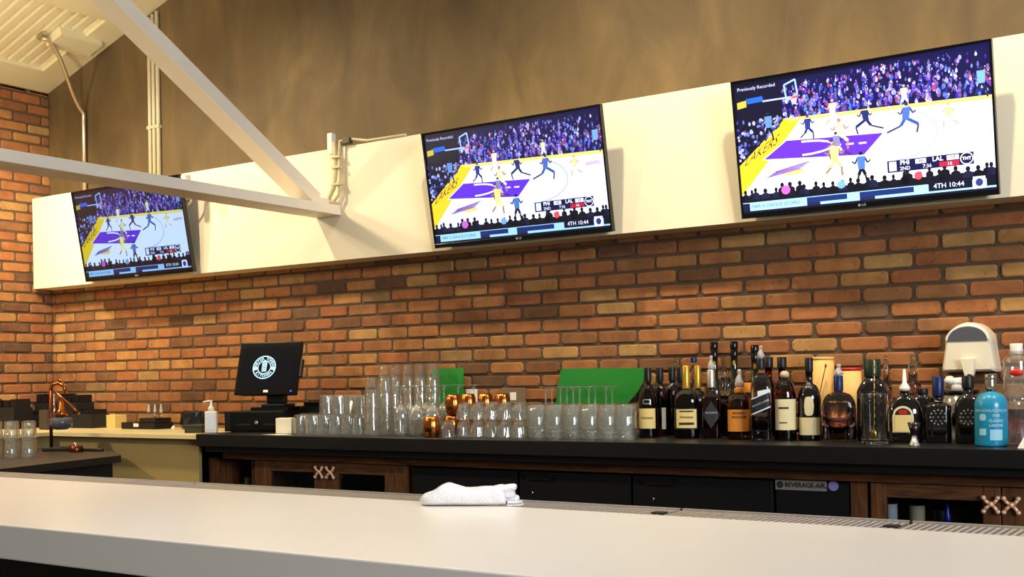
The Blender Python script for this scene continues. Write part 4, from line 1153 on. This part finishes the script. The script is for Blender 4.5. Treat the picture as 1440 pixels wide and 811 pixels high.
mb.lathe([(B['rn'] * 1.15, za), (B['rn'] * 1.2, za + 0.012), (B['rn'] * 0.5, za + 0.03), (B['rn'] * 0.3, za + 0.078), (0.001, za + 0.08)], 16); mb.build('pourer', G['white'], B['o'])
o1 = blabel(B, 570.5, 607.5, 0.60, G['label_cream'], shape='arch', dx=-0.1, off=0.0006); o2 = blabel(B, 573.5, 606.5, 0.50, G['label_dark'], 'label_center', shape='arch', dx=-0.1, off=0.0012); o3 = blabel(B, 583, 606.3, 0.49, G['label_yellow'], 'label_center', dx=-0.1, off=0.0018)
o4 = blabel(B, 576, 582, 0.26, G['red'], 'crest', dx=-0.1, off=0.0018, shape='oval')
for px_, lab, yc0, yc1 in ((1320, 'dark bottle with blue cap and silver flower emblem, left of the pair', 529, 557), (1362, 'dark bottle with black cap and silver flower emblem beside the aqua bottle', 528, 546)):
    B = bottle(lab, px_, 4.34, yc1 - 4, 17.5, 572, yc1 + 8, 6.2, G['dark_glass'], n=4.0, depth=0.9, shell=False, sh_pow=1.6)
    bring(B, yc0, yc1, G['bluefoil'] if px_ < 1340 else G['black'], r=1.3)
    dots_ring(B, 586, 0.026, G['ink_silver'])
B = bottle('frosted aqua blue bottle with silver cap near the right edge', 1394, 4.20, 549, 22, 572, 551, 6.6, G['teal'], shell=False, sh_pow=2.0)
bring(B, 528, 550, G['chrome'], r=1.12); bring(B, 526, 534, G['chrome'], 'cap_top', r=1.25)
btext(B, 'BRUICHLADDICH', 577, 0.0125, G['ink_pale'], B['o'])
for yy in (585.5, 606): blabel(B, yy - 4.2, yy + 5.2, 0.2, G['ink_pale'], 'stamp', dx=-0.48, shape='oval' if yy < 590 else 'rect')
for yy, s_ in ((584, 'THE'), (591, 'CLASSIC'), (597.5, 'LADDIE')): btext(B, s_, yy, 0.0125, G['ink_pale'], B['o'], dx=0.3, bold=0.0005)
blabel(B, 603, 618, 0.36, G['ink_pale'], 'stamp', dx=0.3)
B = bottle('tall clear bottle with white cap and red seal at the right edge', 1431, 4.36, 494, 18, 510, 500, 9, M['glass'], liquid=G['rosy'], yliq=575, sh_pow=2.0)
bring(B, 483, 498, G['white'], r=0.95); MB().ball((0.0, -B['R'] + 0.001, B['z'](524)), 0.019, sc=(1.15, 0.35, 0.7)).build('red_seal', G['red'], B['o'])

# mixing glass and spoon
Y = 4.19; x = px_on(1230, Y); k = (-math.sin(TH) * x + math.cos(TH) * Y) / F
h = atY(1230, 551, Y).z - ZC; R = 19.5 * k
mg = thing('mixing_glass', 'cut crystal mixing glass before the green capped bottle', 'glass', (x, Y, ZC + 0.0006))
mb = MB(); mb.lathe([(0.001, 0), (R * .88, 0), (R * .93, 0.004), (R * .96, h * .3), (R, h * .98), (R * 1.02, h), (R * .97, h), (R * .93, h * .97), (R * .86, h * .12), (R * .7, 0.012), (0.001, 0.011)], 48, closed=True, mod=lambda a, z: 1 + (0.03 * abs(math.sin(6 * a + z * 120)) + 0.03 * abs(math.sin(6 * a - z * 120)) if 0.02 < z < h * 0.55 else 0))
mb.build('vessel', M['crystal'], mg)
sp = thing('bar_spoon', 'thin twisted gold bar spoon standing in the mixing glass', 'spoon', (x, Y, ZC + 0.0135))
zt = atY(1230, 506, Y).z - ZC - 0.012
tw = [(0.0012 * math.cos(i * 1.5) + 0.002, 0.0012 * math.sin(i * 1.5) - 0.012 + 0.012 * i / 40, 0.03 + (zt - 0.03) * i / 40) for i in range(41)]
MB().tube(tw, 0.0022, 6).build('handle', M['brass'], sp); MB().ball((0.0, -0.012, 0.018), 0.016, sc=(0.75, 0.35, 1.1)).build('bowl', M['brass'], sp)
# jigger
x = px_on(1285.5, 4.12); k = (-math.sin(TH) * x + math.cos(TH) * 4.12) / F
jg = thing('jigger', 'small hourglass jigger in front of the arched label bottle', 'jigger', (x, 4.12, ZC + 0.0006))
hh = atY(1285, 594, 4.12).z - ZC; zw = hh * 0.45
MB().lathe([(0.0185, 0), (0.0165, 0.006), (0.006, zw)], 28, cap0=True).build('lower_cup', M['tin'], jg)
MB().lathe([(0.006, zw), (0.0125, zw + 0.008), (0.0225, hh), (0.0215, hh), (0.0115, zw + 0.009), (0.001, zw + 0.006)], 28, cap0=False).build('upper_cup', mat('dark gunmetal', (70, 64, 66), 0.25, 0.9), jg)
# white card at the right edge
p = atY(1437, 634, 4.1)
mb = MB(); mb.poly([(-0.014, 0, 0), (0.05, 0, 0), (0.05, 0.012, 0.045), (0.006, 0.012, 0.04)]); mb.poly([(-0.014, 0.026, 0), (0.05, 0.026, 0), (0.05, 0.0125, 0.045), (0.006, 0.0125, 0.04)])
tag(mb.build('tent_card', M['white'], None, (p.x, 4.10, ZC + 0.0006)), 'small white folded card at the right edge of the counter', 'card')

# shaker bucket behind the flower emblem bottles
x = px_on(1348, 4.56)
bk = thing('ice_bucket', 'shiny bucket with black rim and crumpled white film behind the emblem bottles', 'bucket', (x, 4.56, ZC + 0.0006))
MB().lathe([(0.055, 0), (0.066, 0.002), (0.072, 0.178), (0.069, 0.178), (0.062, 0.006), (0.001, 0.004)], 36).build('bucket_body', M['chrome'], bk)
MB().lathe([(0.0695, 0.1785), (0.075, 0.1785), (0.075, 0.187), (0.0695, 0.187)], 36, closed=True).build('rim', M['black'], bk)
mb = MB(); rnd = random.Random(3)
for i in range(9):
    mb.ball((rnd.uniform(-.045, .03), rnd.uniform(-.03, .03), 0.195 + rnd.uniform(0, 0.03)), rnd.uniform(0.016, 0.026), 9, (1, 1, 0.8))
for v in mb.bm.verts: v.co += Vector((rnd.uniform(-.003, .003), rnd.uniform(-.003, .003), rnd.uniform(-.003, .003)))
mb.build('film_liner', M['whitefilm'], bk)

# wall dispenser
pa = atY(1324, 522, 4.70); pb_ = atY(1400, 450, 4.70)
cx = (pa.x + pb_.x) / 2; hw = (pb_.x - pa.x) / 2 ; zb = atY(1362, 523, 4.68).z; zt = atY(1362, 452, 4.68).z; hh = zt - zb
ds = thing('wall_dispenser', 'ivory wall dispenser with domed smoky window above the bottles', 'dispenser', (cx, WY - 0.002, zb))
out = []
N = 28
def dome(sc, N=28):
    pts = []
    for i in range(N + 1):
        a = PI * i / N
        pts.append((hw * sc * 0.86 * math.cos(a), hh * 0.55 + (hh * 0.45) * sc * math.sin(a)))
    return pts
base = [(hw, 0.012), (hw * 0.985, 0.0)]
outline = [(-hw * 0.97, 0.0), (hw * 0.97, 0.0), (hw, 0.01)] + dome(1.0) + [(-hw, 0.01)]
sh = MB()
rs = []
for yy, s_ in ((0.0, 1.0), (-0.085, 0.99), (-0.105, 0.95), (-0.115, 0.86)):
    rs.append([(xq * s_, yy, hh * 0.4 + (zq - hh * 0.4) * s_) for xq, zq in outline])
sh.rings(rs, smooth=False)
sh.build('housing', M['offwhite'], ds)
wi = MB()
wpts = [(hw * 0.72 * math.cos(PI * i / 24), hh * 0.61 + hh * 0.29 * math.sin(PI * i / 24)) for i in range(25)]
wi.prism_y(wpts, -0.1175, -0.1152); wi.build('window', M['smoke'], ds)
ri = MB(); ri.tube([(xq * 1.05, -0.115, zq + 0.003) for xq, zq in wpts], 0.0045, 8); ri.build('window_rim', M['white'], ds)
spt = MB(); spt.prism_y([(-0.022, hh * 0.26), (0.03, hh * 0.26), (0.027, -0.005), (0.018, -0.035), (0.0, -0.035), (-0.006, -0.012)], -0.14, -0.112)
spt.build('spout', M['offwhite'], ds); MB().box(0.004, 0.02, -0.1415, -0.139, -0.026, -0.008, bev=0.002).build('nozzle', M['black'], ds)

# ---------------------------------------------------------------- green sheets, outlets
def sheet(label, corners, Y):
    t = [atY(px_, py, Y) for px_, py in corners]
    c = t[0]
    mb = MB(); mb.prism_y([(p.x - c.x, p.z - ZC) for p in t], -0.002, 0.002)
    return tag(mb.build('green_sheet', M['green'], None, (c.x, Y, ZC)), label, 'sheet')
b0 = lambda px_, Y: PY  # unused
def zpix(px_, Y):   # photo row where the counter meets distance Y
    lo, hi = 560, 660
    for _ in range(40):
        m_ = (lo + hi) / 2
        if atY(px_, m_, Y).z > ZC + 0.0006: lo = m_
        else: hi = m_
    return lo
sheet('small green plastic sheet against the brick behind the wine glasses', [(606, zpix(606, 4.765)), (652, zpix(652, 4.765)), (652, 517), (609, 518)], 4.765)
gx = [(778, zpix(778, 4.765)), (872, zpix(872, 4.765)), (884, 566), (896, 552), (905, 536), (910, 517), (790, 518), (785, 540)]
sheet('large green plastic sheet against the brick above the highball glasses', gx, 4.765)
def plate(px0, py0, px1, py1, label, m, sw):
    a = atY(px0, py1, WY - 0.012); b = atY(px1, py0, WY - 0.012)
    t = thing('outlet_plate', label, 'outlet', ((a.x + b.x) / 2, WY - 0.0085, a.z))
    w = (b.x - a.x) / 2; h_ = b.z - a.z
    MB().box(-w, w, -0.006, 0.0, 0, h_, bev=0.002).build('cover', m, t)
    MB().box(-w * .25, w * .25, -0.009, -0.0062, h_ * .5, h_ * .82, bev=0.001).build('switch', M['white'], t)
    if sw: MB().box(-w * .3, w * .3, -0.0075, -0.0062, h_ * .12, h_ * .4, bev=0.001).build('socket', M['charcoal'], t)
plate(656, 547, 671, 578, 'ivory outlet plate above the copper mugs', M['white'], False)
plate(706, 545, 739, 580, 'wide grey outlet plate right of the copper mugs', mat('grey outlet cover', (120, 100, 76), 0.4, var=0.1), True)

# ---------------------------------------------------------------- till
rn_ = 0.38           # till is turned a little towards the right
p = atY(374, 600, 4.36)
td = thing('cash_drawer', 'black cash drawer under the touch screen till', 'cash drawer', (p.x - 0.03, 4.42, ZC + 0.0006), rn_)
MB().box(-0.185, 0.15, -0.16, 0.14, 0.004, 0.11, bev=0.003).build('drawer_body', M['black'], td)
fr_ = MB().box(-0.180, 0.145, -0.168, -0.1605, 0.010, 0.104, bev=0.002).build('drawer_front', M['blackgloss'], td)
MB().lathe([(0.011, 0), (0.011, 0.006), (0.007, 0.009)], 18).build('lock', M['chrome'], fr_)
lk = COL.objects[-1]; lk.rotation_euler = (PI / 2, 0, 0); lk.location = (0.0, -0.168, 0.05)
MB().box(-0.12, -0.035, -0.1695, -0.168, 0.036, 0.044).build('slot', M['blackmatte'], fr_); MB().box(0.04, 0.13, -0.1695, -0.168, 0.036, 0.044).build('slot', M['blackmatte'], fr_)
for fx in (-0.15, 0.12):
    for fy in (-0.13, 0.11): MB().lathe([(0.012, 0), (0.012, 0.0045)], 12, (fx, fy, 0)).build('foot', M['black'], td)

ps = thing('till_terminal', 'black touch screen till showing a round white emblem', 'till', (p.x + 0.015, 4.41, ZC + 0.1112), rn_)
MB().prism([(-0.09, -0.10), (0.12, -0.10), (0.11, 0.10), (-0.08, 0.10)], 0, 0.018).build('base', M['blackgloss'], ps)
st_ = MB(); st_.box(-0.05, 0.08, -0.06, 0.09, 0.018, 0.034, bev=0.004); st_.box(-0.055, 0.045, 0.02, 0.075, 0.034, 0.15, bev=0.006); st_.build('stand', M['black'], ps)
tilt = math.radians(20)
hd = MB(); hd.box(-0.178, 0.178, -0.012, 0.012, 0, 0.302, bev=0.008); hdo = hd.build('monitor', M['blackgloss'], ps)
pc = atY(372.5, 556, 4.36)
hdo.location = (-0.035, -0.035, 0.078); hdo.rotation_euler = (-tilt, 0, 0)
MB().box(0.179, 0.192, -0.012, 0.012, 0.10, 0.2, bev=0.003).build('card_reader', M['black'], hdo)
MB().box(-0.152, 0.152, -0.0132, -0.0122, 0.045, 0.272).build('display', emis('dark lit display', (26, 26, 32), 0.35), hdo)
lgm = MB(); cx_, cz_ = -0.022, 0.155; RO_, RI_ = 0.066, 0.052
def ringp(mb, r0, r1, a0, a1, n, y):
    for i in range(n):
        q0 = a0 + (a1 - a0) * i / n; q1 = a0 + (a1 - a0) * (i + 1) / n
        mb.poly([(cx_ + r0 * math.cos(q0), y, cz_ + r0 * math.sin(q0)), (cx_ + r1 * math.cos(q0), y, cz_ + r1 * math.sin(q0)), (cx_ + r1 * math.cos(q1), y, cz_ + r1 * math.sin(q1)), (cx_ + r0 * math.cos(q1), y, cz_ + r0 * math.sin(q1))])
ringp(lgm, 0.060, 0.066, 0, 2 * PI, 40, -0.0136); ringp(lgm, 0.034, 0.039, 0, 2 * PI, 32, -0.0136)
ringp(lgm, 0.039, 0.060, -0.10 * PI, 0.02 * PI, 5, -0.0136); ringp(lgm, 0.039, 0.060, 0.98 * PI, 1.10 * PI, 5, -0.0136)
def arc_text(body, rad, a_mid, span, size, inward):
    n = len(body)
    for i, c in enumerate(body):
        if c == ' ': continue
        q = (i / (n - 1) - 0.5) * span
        a = a_mid - q if not inward else a_mid + q
        rot = a - PI / 2 if not inward else a + PI / 2
        for pg in text_polys(c, size, bold=0.0006):
            lgm.poly([(cx_ + rad * math.cos(a) + x * math.cos(rot) - y * math.sin(rot), -0.0136, cz_ + rad * math.sin(a) + x * math.sin(rot) + y * math.cos(rot)) for x, y in pg])
arc_text('WATER TOWER', 0.0493, PI / 2, 0.86 * PI, 0.021, False)
arc_text('KITCHEN', 0.0493, -PI / 2, 0.56 * PI, 0.021, True)
lgm.poly([(cx_ - 0.013, -0.0136, cz_ - 0.024), (cx_ + 0.013, -0.0136, cz_ - 0.024), (cx_ + 0.014, -0.0136, cz_ + 0.026), (cx_, -0.0136, cz_ + 0.044), (cx_ - 0.014, -0.0136, cz_ + 0.026)])
lgm.build('emblem', emis('lit emblem', (190, 226, 240), 1.15), hdo)
tk = MB(); 
for k_ in range(6): tk.box(cx_ - 0.010, cx_ + 0.010, -0.0142, -0.0138, cz_ - 0.02 + k_ * 0.009, cz_ - 0.0175 + k_ * 0.009)
tk.build('emblem_bands', emis('dim emblem bands', (60, 80, 96), 0.6), hdo)
MB().box(-0.01, 0.016, -0.0135, -0.0122, 0.014, 0.027).build('power_mark', M['white'], hdo)
MB().lathe([(0.004, 0), (0.004, 0.001)], 12).build('power_light', emis('blue indicator', (70, 90, 255), 3.0), hdo)
ol = COL.objects[-1]; ol.rotation_euler = (PI / 2, 0, 0); ol.location = (0.145, -0.0122, 0.02)

# receipt printer and boxes right of the till
q = atY(450, 600, 4.62)
rpn = thing('receipt_printer', 'black receipt printer in the shade right of the till', 'printer', (q.x, 4.615, ZC + 0.0006), 0.2)
MB().box(-0.07, 0.06, -0.07, 0.06, 0, 0.13, bev=0.008).build('printer_body', M['black'], rpn); MB().box(-0.06, 0.05, -0.06, 0.0, 0.1302, 0.15, bev=0.006).build('cover', M['blackgloss'], rpn)
q = atY(447, 590, 4.60)
crd = thing('card_rack', 'dark rack with crumpled blue grey film behind the tumblers', 'rack', (q.x + 0.06, 4.735, ZC + 0.0006))
MB().box(-0.09, 0.09, -0.045, 0.05, 0, 0.10, bev=0.004).build('rack_body', M['black'], crd)
mb = MB(); rnd = random.Random(9)
for i in range(7):
    x = -0.075 + i * 0.024; mb.poly([(x, -0.05, 0.10), (x + 0.03, -0.045, 0.10), (x + 0.02 + rnd.uniform(-.02, .02), -0.03, 0.15 + rnd.uniform(-.02, .03)), (x - 0.01, -0.04, 0.14)])
mb.build('film', M['bluefilm'], crd)
MB().ball((0.02, 0.0, 0.155), 0.02, sc=(1, 1, 1.2)).build('knob', M['black'], crd)
q = atY(404, 606, 4.20)
tag(MB().box(-0.04, 0.04, -0.04, 0.04, 0, 0.078, bev=0.003).build('napkin_holder', M['paper'], None, (q.x, 4.19, ZC + 0.0012)), 'white napkin block left of the fluted tumblers', 'napkins')
COL.objects[-1].rotation_euler = (0, 0, 0.5)
mb = MB(); mb.prism([(-0.1, -0.03), (0.03, -0.055), (0.06, 0.01), (-0.01, 0.04)], 0, 0.0008)
q = atY(397, 609, 4.12)
tag(mb.build('paper_sheet', M['paper'], None, (q.x, 4.115, ZC + 0.0004)), 'loose white paper lying on the counter in front of the till', 'paper')
mb = MB(); mb.prism_y([(-0.055, 0.0), (0.05, 0.0), (0.05, 0.075), (0.02, 0.05)], 0, 0.001)
# sanitiser
Y = 4.12; x = px_on(297.5, Y)
sn_ = thing('pump_bottle', 'white pump sanitiser bottle at the left end of the black counter', 'bottle', (x, Y, ZC + 0.0006), 0.6)
k = (-math.sin(TH) * x + math.cos(TH) * Y) / F
hb = atY(297, 578, Y).z - ZC
MB().box(-8.3 * k, 8.3 * k, -0.02, 0.02, 0, hb, bev=0.007).build('bottle_body', M['white'], sn_)
MB().box(-6.0 * k, 6.0 * k, -0.0212, -0.0202, 0.02, hb - 0.02).build('label', M['label_white'], sn_)
MB().lathe([(0.012, hb), (0.016, hb + 0.004), (0.014, hb + 0.02), (0.006, hb + 0.03), (0.0055, hb + 0.05), (0.001, hb + 0.051)], 16).build('pump_collar', M['white'], sn_)
MB().tube([(0.008, 0, hb + 0.052), (-0.012, -0.004, hb + 0.052), (-0.04, -0.01, hb + 0.047)], 0.0045, 8).build('pump_spout', M['white'], sn_)

# ---------------------------------------------------------------- clutter on the side ledge
ZL = 1.0868
def onl(px_, Y, py=600): return atY(px_, py, Y).x
def ragged_bin(label, px0, px1, Y, ytop, d=0.14):
    a = onl(px0, Y, 590); b = onl(px1, Y, 590); w = (b - a) / 2; h_ = atY((px0 + px1) / 2, ytop, Y).z - ZL
    t = thing('menu_bin', label, 'bin', ((a + b) / 2, Y, ZL))
    MB().box(-w, w, -d / 2, d / 2, 0, h_ * 0.72, bev=0.004).build('bin_body', M['blackmatte'], t)
    mb = MB(); rnd = random.Random(int(px0)); n = 6
    for i in range(n):
        x = -w + 0.01 + (2 * w - 0.03) * i / (n - 1); hh_ = h_ * (0.85 + 0.15 * rnd.random())
        mb.obox((x + 0.004, 0, hh_ / 2 + 0.004), (1, 0, rnd.uniform(-.08, .08)), (0, 1, 0), (rnd.uniform(-.08, .08), 0, 1), w * 0.13, d * 0.38, hh_ / 2 - 0.002)
    mb.build('menus', M['black'], t)
ragged_bin('tall black bin of menus under the brick at the far left', -22, 32, 4.33, 561)
ragged_bin('low black bin between the far left bin and citrus press', 36, 69, 4.53, 577, 0.1)
ragged_bin('narrow tall black bin behind the citrus press', 51, 72, 4.70, 554, 0.1)
ragged_bin('tall black bin right behind the press lever', 93, 120, 4.66, 553)
ragged_bin('wide low black bin right of the press lever', 112, 141, 4.58, 574)
def ledge_box(name, label, cat, px0, px1, Y, ytop, m, d=0.1):
    a = onl(px0, Y); b = onl(px1, Y); w = (b - a) / 2; h_ = atY((px0 + px1) / 2, ytop, Y).z - ZL
    return tag(MB().box(-w, w, -d / 2, d / 2, 0, h_, bev=0.003).build(name, m, None, ((a + b) / 2, Y, ZL)), label, cat)
ledge_box('canister', 'grey upright block beside the citrus press', 'box', 60, 71, 4.30, 576, M['charcoal'], 0.05)
ledge_box('carton', 'pale yellow carton between the black bins and bar caddy', 'box', 151, 170, 4.67, 583, mat('pale yellow card', (206, 178, 104), 0.6), 0.09)
a = onl(207, 4.58)
cd = thing('bar_caddy', 'low black caddy with white tag holding three pour spouts', 'caddy', (a, 4.58, ZL))
MB().box(-0.155, 0.155, -0.07, 0.07, 0, 0.04, bev=0.006).box(0.0, 0.15, -0.06, 0.06, 0.04, 0.066, bev=0.006).build('tray', M['black'], cd)
MB().box(-0.035, 0.01, -0.0722, -0.0702, 0.014, 0.034).build('tag', M['white'], cd)
for i, (px_, lab) in enumerate(((210, 'left of three upright silver pour spouts in the black caddy'), (218.5, 'middle of three upright silver pour spouts in the black caddy'), (227, 'right of three upright silver pour spouts in the black caddy'))):
    x = onl(px_, 4.57)
    t = thing('pour_spout', lab, 'pour spout', (x, 4.57, ZL + (0.0405 if px_ < 212 else 0.0665)), 0, 'pour spouts in the caddy')
    b0_ = 0 if px_ < 212 else -0.026
    MB().tube([(0, 0, 0.0), (0.002, 0, 0.055 + b0_)], 0.004, 8).build('stem', M['chrome'], t)
    MB().lathe([(0.009, 0.055 + b0_), (0.010, 0.065 + b0_), (0.007, 0.085 + b0_), (0.003, 0.108 + b0_), (0.001, 0.109 + b0_)], 14).build('cone', M['poly'], t)
MB().lathe([(0.012, 0), (0.013, 0.01), (0.006, 0.02), (0.001, 0.022)], 14).build('stopper', M['white'], None, (onl(244, 4.55), 4.55, ZL)); tag(COL.objects[-1], 'tiny white stopper lying on the ledge right of the caddy', 'stopper')
# crumpled black bag
mb = MB(); rnd = random.Random(21); rs = []
for i, (s_, z) in enumerate(((0.95, 0), (1.05, 0.03), (1.0, 0.07), (0.96, 0.095), (0.7, 0.105), (0.3, 0.10))):
    rs.append([(0.085 * s_ * math.cos(2 * PI * j / 18) * (1 + rnd.uniform(-.06, .06)), 0.06 * s_ * math.sin(2 * PI * j / 18) * (1 + rnd.uniform(-.08, .08)), z + (rnd.uniform(-.008, .008) if z > 0 else 0)) for j in range(18)])
mb.rings(rs, smooth=False)
tag(mb.build('black_bag', mat('shiny black film', (20, 24, 30), 0.25, var=0.3, scale=30), None, (onl(272, 4.62), 4.62, ZL)), 'crumpled shiny black bag on the ledge beside the pump bottle', 'bag')
bx = thing('card_box', 'small dark box with pale lid left of the pump bottle', 'box', (onl(279, 4.28), 4.28, ZL), 0.25)
MB().box(-0.055, 0.055, -0.05, 0.05, 0, 0.035, bev=0.003).build('box_body', mat('dark green card', (38, 46, 34), 0.5), bx); MB().box(-0.058, 0.058, -0.053, 0.053, 0.0352, 0.044, bev=0.002).build('lid', M['charcoal'], bx)

# citrus press on the work station
x = atY(76, 632, 3.86).x
cpz = 1.0006
zz = lambda py: atY(84, py, 3.86).z - cpz
cpr = thing('citrus_press', 'copper lever citrus press standing on the work station', 'citrus press', (atY(84, 632, 3.86).x, 3.86, cpz), 0.59)
MB().box(-0.075, 0.075, -0.06, 0.06, 0, 0.02, bev=0.006).build('base', M['blackmatte'], cpr)
MB().tube([(-0.045, 0, 0.02), (-0.045, 0, 0.335)], 0.009, 12).build('column', M['copperdark'], cpr)
MB().tube([(-0.026, 0.0, 0.12), (-0.026, 0.0, 0.31)], 0.006, 12).build('guide_rod', M['chrome'], cpr)
MB().lathe([(0.03, 0.115), (0.055, 0.13), (0.06, 0.175), (0.05, 0.18), (0.045, 0.14), (0.001, 0.128)], 28, (0.012, 0, 0)).build('juice_cup', M['smoke'], cpr)
MB().lathe([(0.012, 0.18), (0.03, 0.188), (0.035, 0.205), (0.018, 0.225), (0.012, 0.275), (0.001, 0.278)], 20, (0.012, 0, 0)).build('press_cone', M['copper'], cpr)
MB().tube([(-0.045, 0, 0.335), (-0.03, 0, 0.36), (0.0, 0, 0.368), (0.03, 0, 0.345), (0.036, 0, 0.31)], 0.011, 10).build('yoke', M['copper'], cpr)
MB().tube([(-0.02, -0.012, 0.325), (0.03, -0.014, 0.28), (0.075, -0.016, 0.24), (0.115, -0.018, 0.20)], 0.008, 10).build('lever', M['copper'], cpr)
MB().tube([(0.0, 0.0, 0.362), (0.008, 0, 0.385), (0.024, 0, 0.372)], 0.009, 10).build('knob', M['copper'], cpr)
# jar and muddler on the work station
p = atY(107, 633, 3.82)
jr = thing('cherry_jar', 'small dark jar with a bright highlight on the work station', 'jar', (p.x, 3.82, 1.0006))
MB().lathe([(0.034, 0), (0.036, 0.004), (0.036, 0.03), (0.03, 0.034), (0.001, 0.035)], 24).build('jar_body', M['copperdark'], jr); MB().ball((0.01, -0.01, 0.038), 0.012).build('knob', M['chrome'], jr)  # the chrome ball is shaped in as the jar's bright highlight
p = atY(127, 631, 3.90)
tag(MB().tube([(-0.09, 0, 0.008), (0.06, 0.02, 0.008), (0.10, 0.026, 0.008)], 0.0078, 10).build('muddler', M['blackmatte'], None, (p.x, 3.88, 1.0006)), 'black stick lying beside the jar on the work station', 'stick')

# ---------------------------------------------------------------- light
w = bpy.data.worlds.new('room air'); S.world = w; w.use_nodes = True
bg = w.node_tree.nodes['Background']; bg.inputs['Color'].default_value = (1.0, 0.86, 0.66, 1); bg.inputs['Strength'].default_value = 0.15
def area(name, loc, target, size, sy, power, col):
    l = bpy.data.lights.new(name, 'AREA'); l.energy = power; l.color = col; l.shape = 'RECTANGLE'; l.size = size; l.size_y = sy
    o = bpy.data.objects.new(name, l); COL.objects.link(o); o.location = loc
    o.rotation_euler = (Vector(target) - Vector(loc)).to_track_quat('-Z', 'Y').to_euler()
    return o
def spot(name, loc, target, power, col, ang=70, blend=0.6, rad=0.06):
    l = bpy.data.lights.new(name, 'SPOT'); l.energy = power; l.color = col; l.spot_size = math.radians(ang); l.spot_blend = blend; l.shadow_soft_size = rad
    o = bpy.data.objects.new(name, l); COL.objects.link(o); o.location = loc
    o.rotation_euler = (Vector(target) - Vector(loc)).to_track_quat('-Z', 'Y').to_euler()
    return o
WARM = (1.0, 0.74, 0.42); WARM2 = (1.0, 0.8, 0.52); COOL = (0.74, 0.84, 1.0)
def point(name, loc, power, col, rad=0.08):
    l = bpy.data.lights.new(name, 'POINT'); l.energy = power; l.color = col; l.shadow_soft_size = rad
    o = bpy.data.objects.new(name, l); COL.objects.link(o); o.location = loc
    return o
WARM = (1.0, 0.83, 0.56); WARM2 = (1.0, 0.9, 0.72); COOL = (0.84, 0.9, 1.0)
point('pendant_lamp', (-6.0, 1.3, 3.05), 125, WARM, 0.09)
spot('track_lamp', (-6.0, 3.45, 3.3), (-5.7, 4.8, 1.0), 98, WARM, 120, 0.9, 0.05)
spot('track_lamp', (-5.1, 3.3, 3.55), (-4.6, 4.8, 1.0), 140, WARM, 120, 0.9, 0.05)
spot('track_lamp', (-2.7, 3.45, 3.9), (-2.6, 4.8, 1.0), 165, WARM, 104, 0.9, 0.05)
spot('track_lamp', (-1.2, 3.45, 3.9), (-1.2, 4.8, 1.0), 150, WARM, 120, 0.9, 0.05)
spot('track_lamp', (0.3, 3.45, 3.9), (0.2, 4.8, 1.0), 125, WARM2, 120, 0.9, 0.05)
spot('ceiling_fill_light', (-5.0, 2.4, 2.5), (-6.5, 4.2, 3.5), 105, WARM, 75, 0.7, 0.1)  # unseen spot, added to brighten the underside of the deck
spot('left_wall_fill_light', (-5.6, 3.2, 3.1), (-6.98, 4.3, 1.9), 190, WARM, 80, 0.8, 0.1)  # added unseen spot; its warm light stands in for glare on the left wall
area('window_daylight', (4.6, -0.4, 2.6), (-4.0, 3.4, 2.1), 2.6, 2.0, 330, COOL)
for lx, bc in ((-3.9, (1.0, 0.89, 0.7)), (-2.3, (1.0, 0.93, 0.82)), (-0.7, (1.0, 0.96, 0.92))):
    spot('bar_lamp', (lx, 1.55, 4.1), (lx, 1.7, 0), 132, bc, 64, 0.6, 0.12)
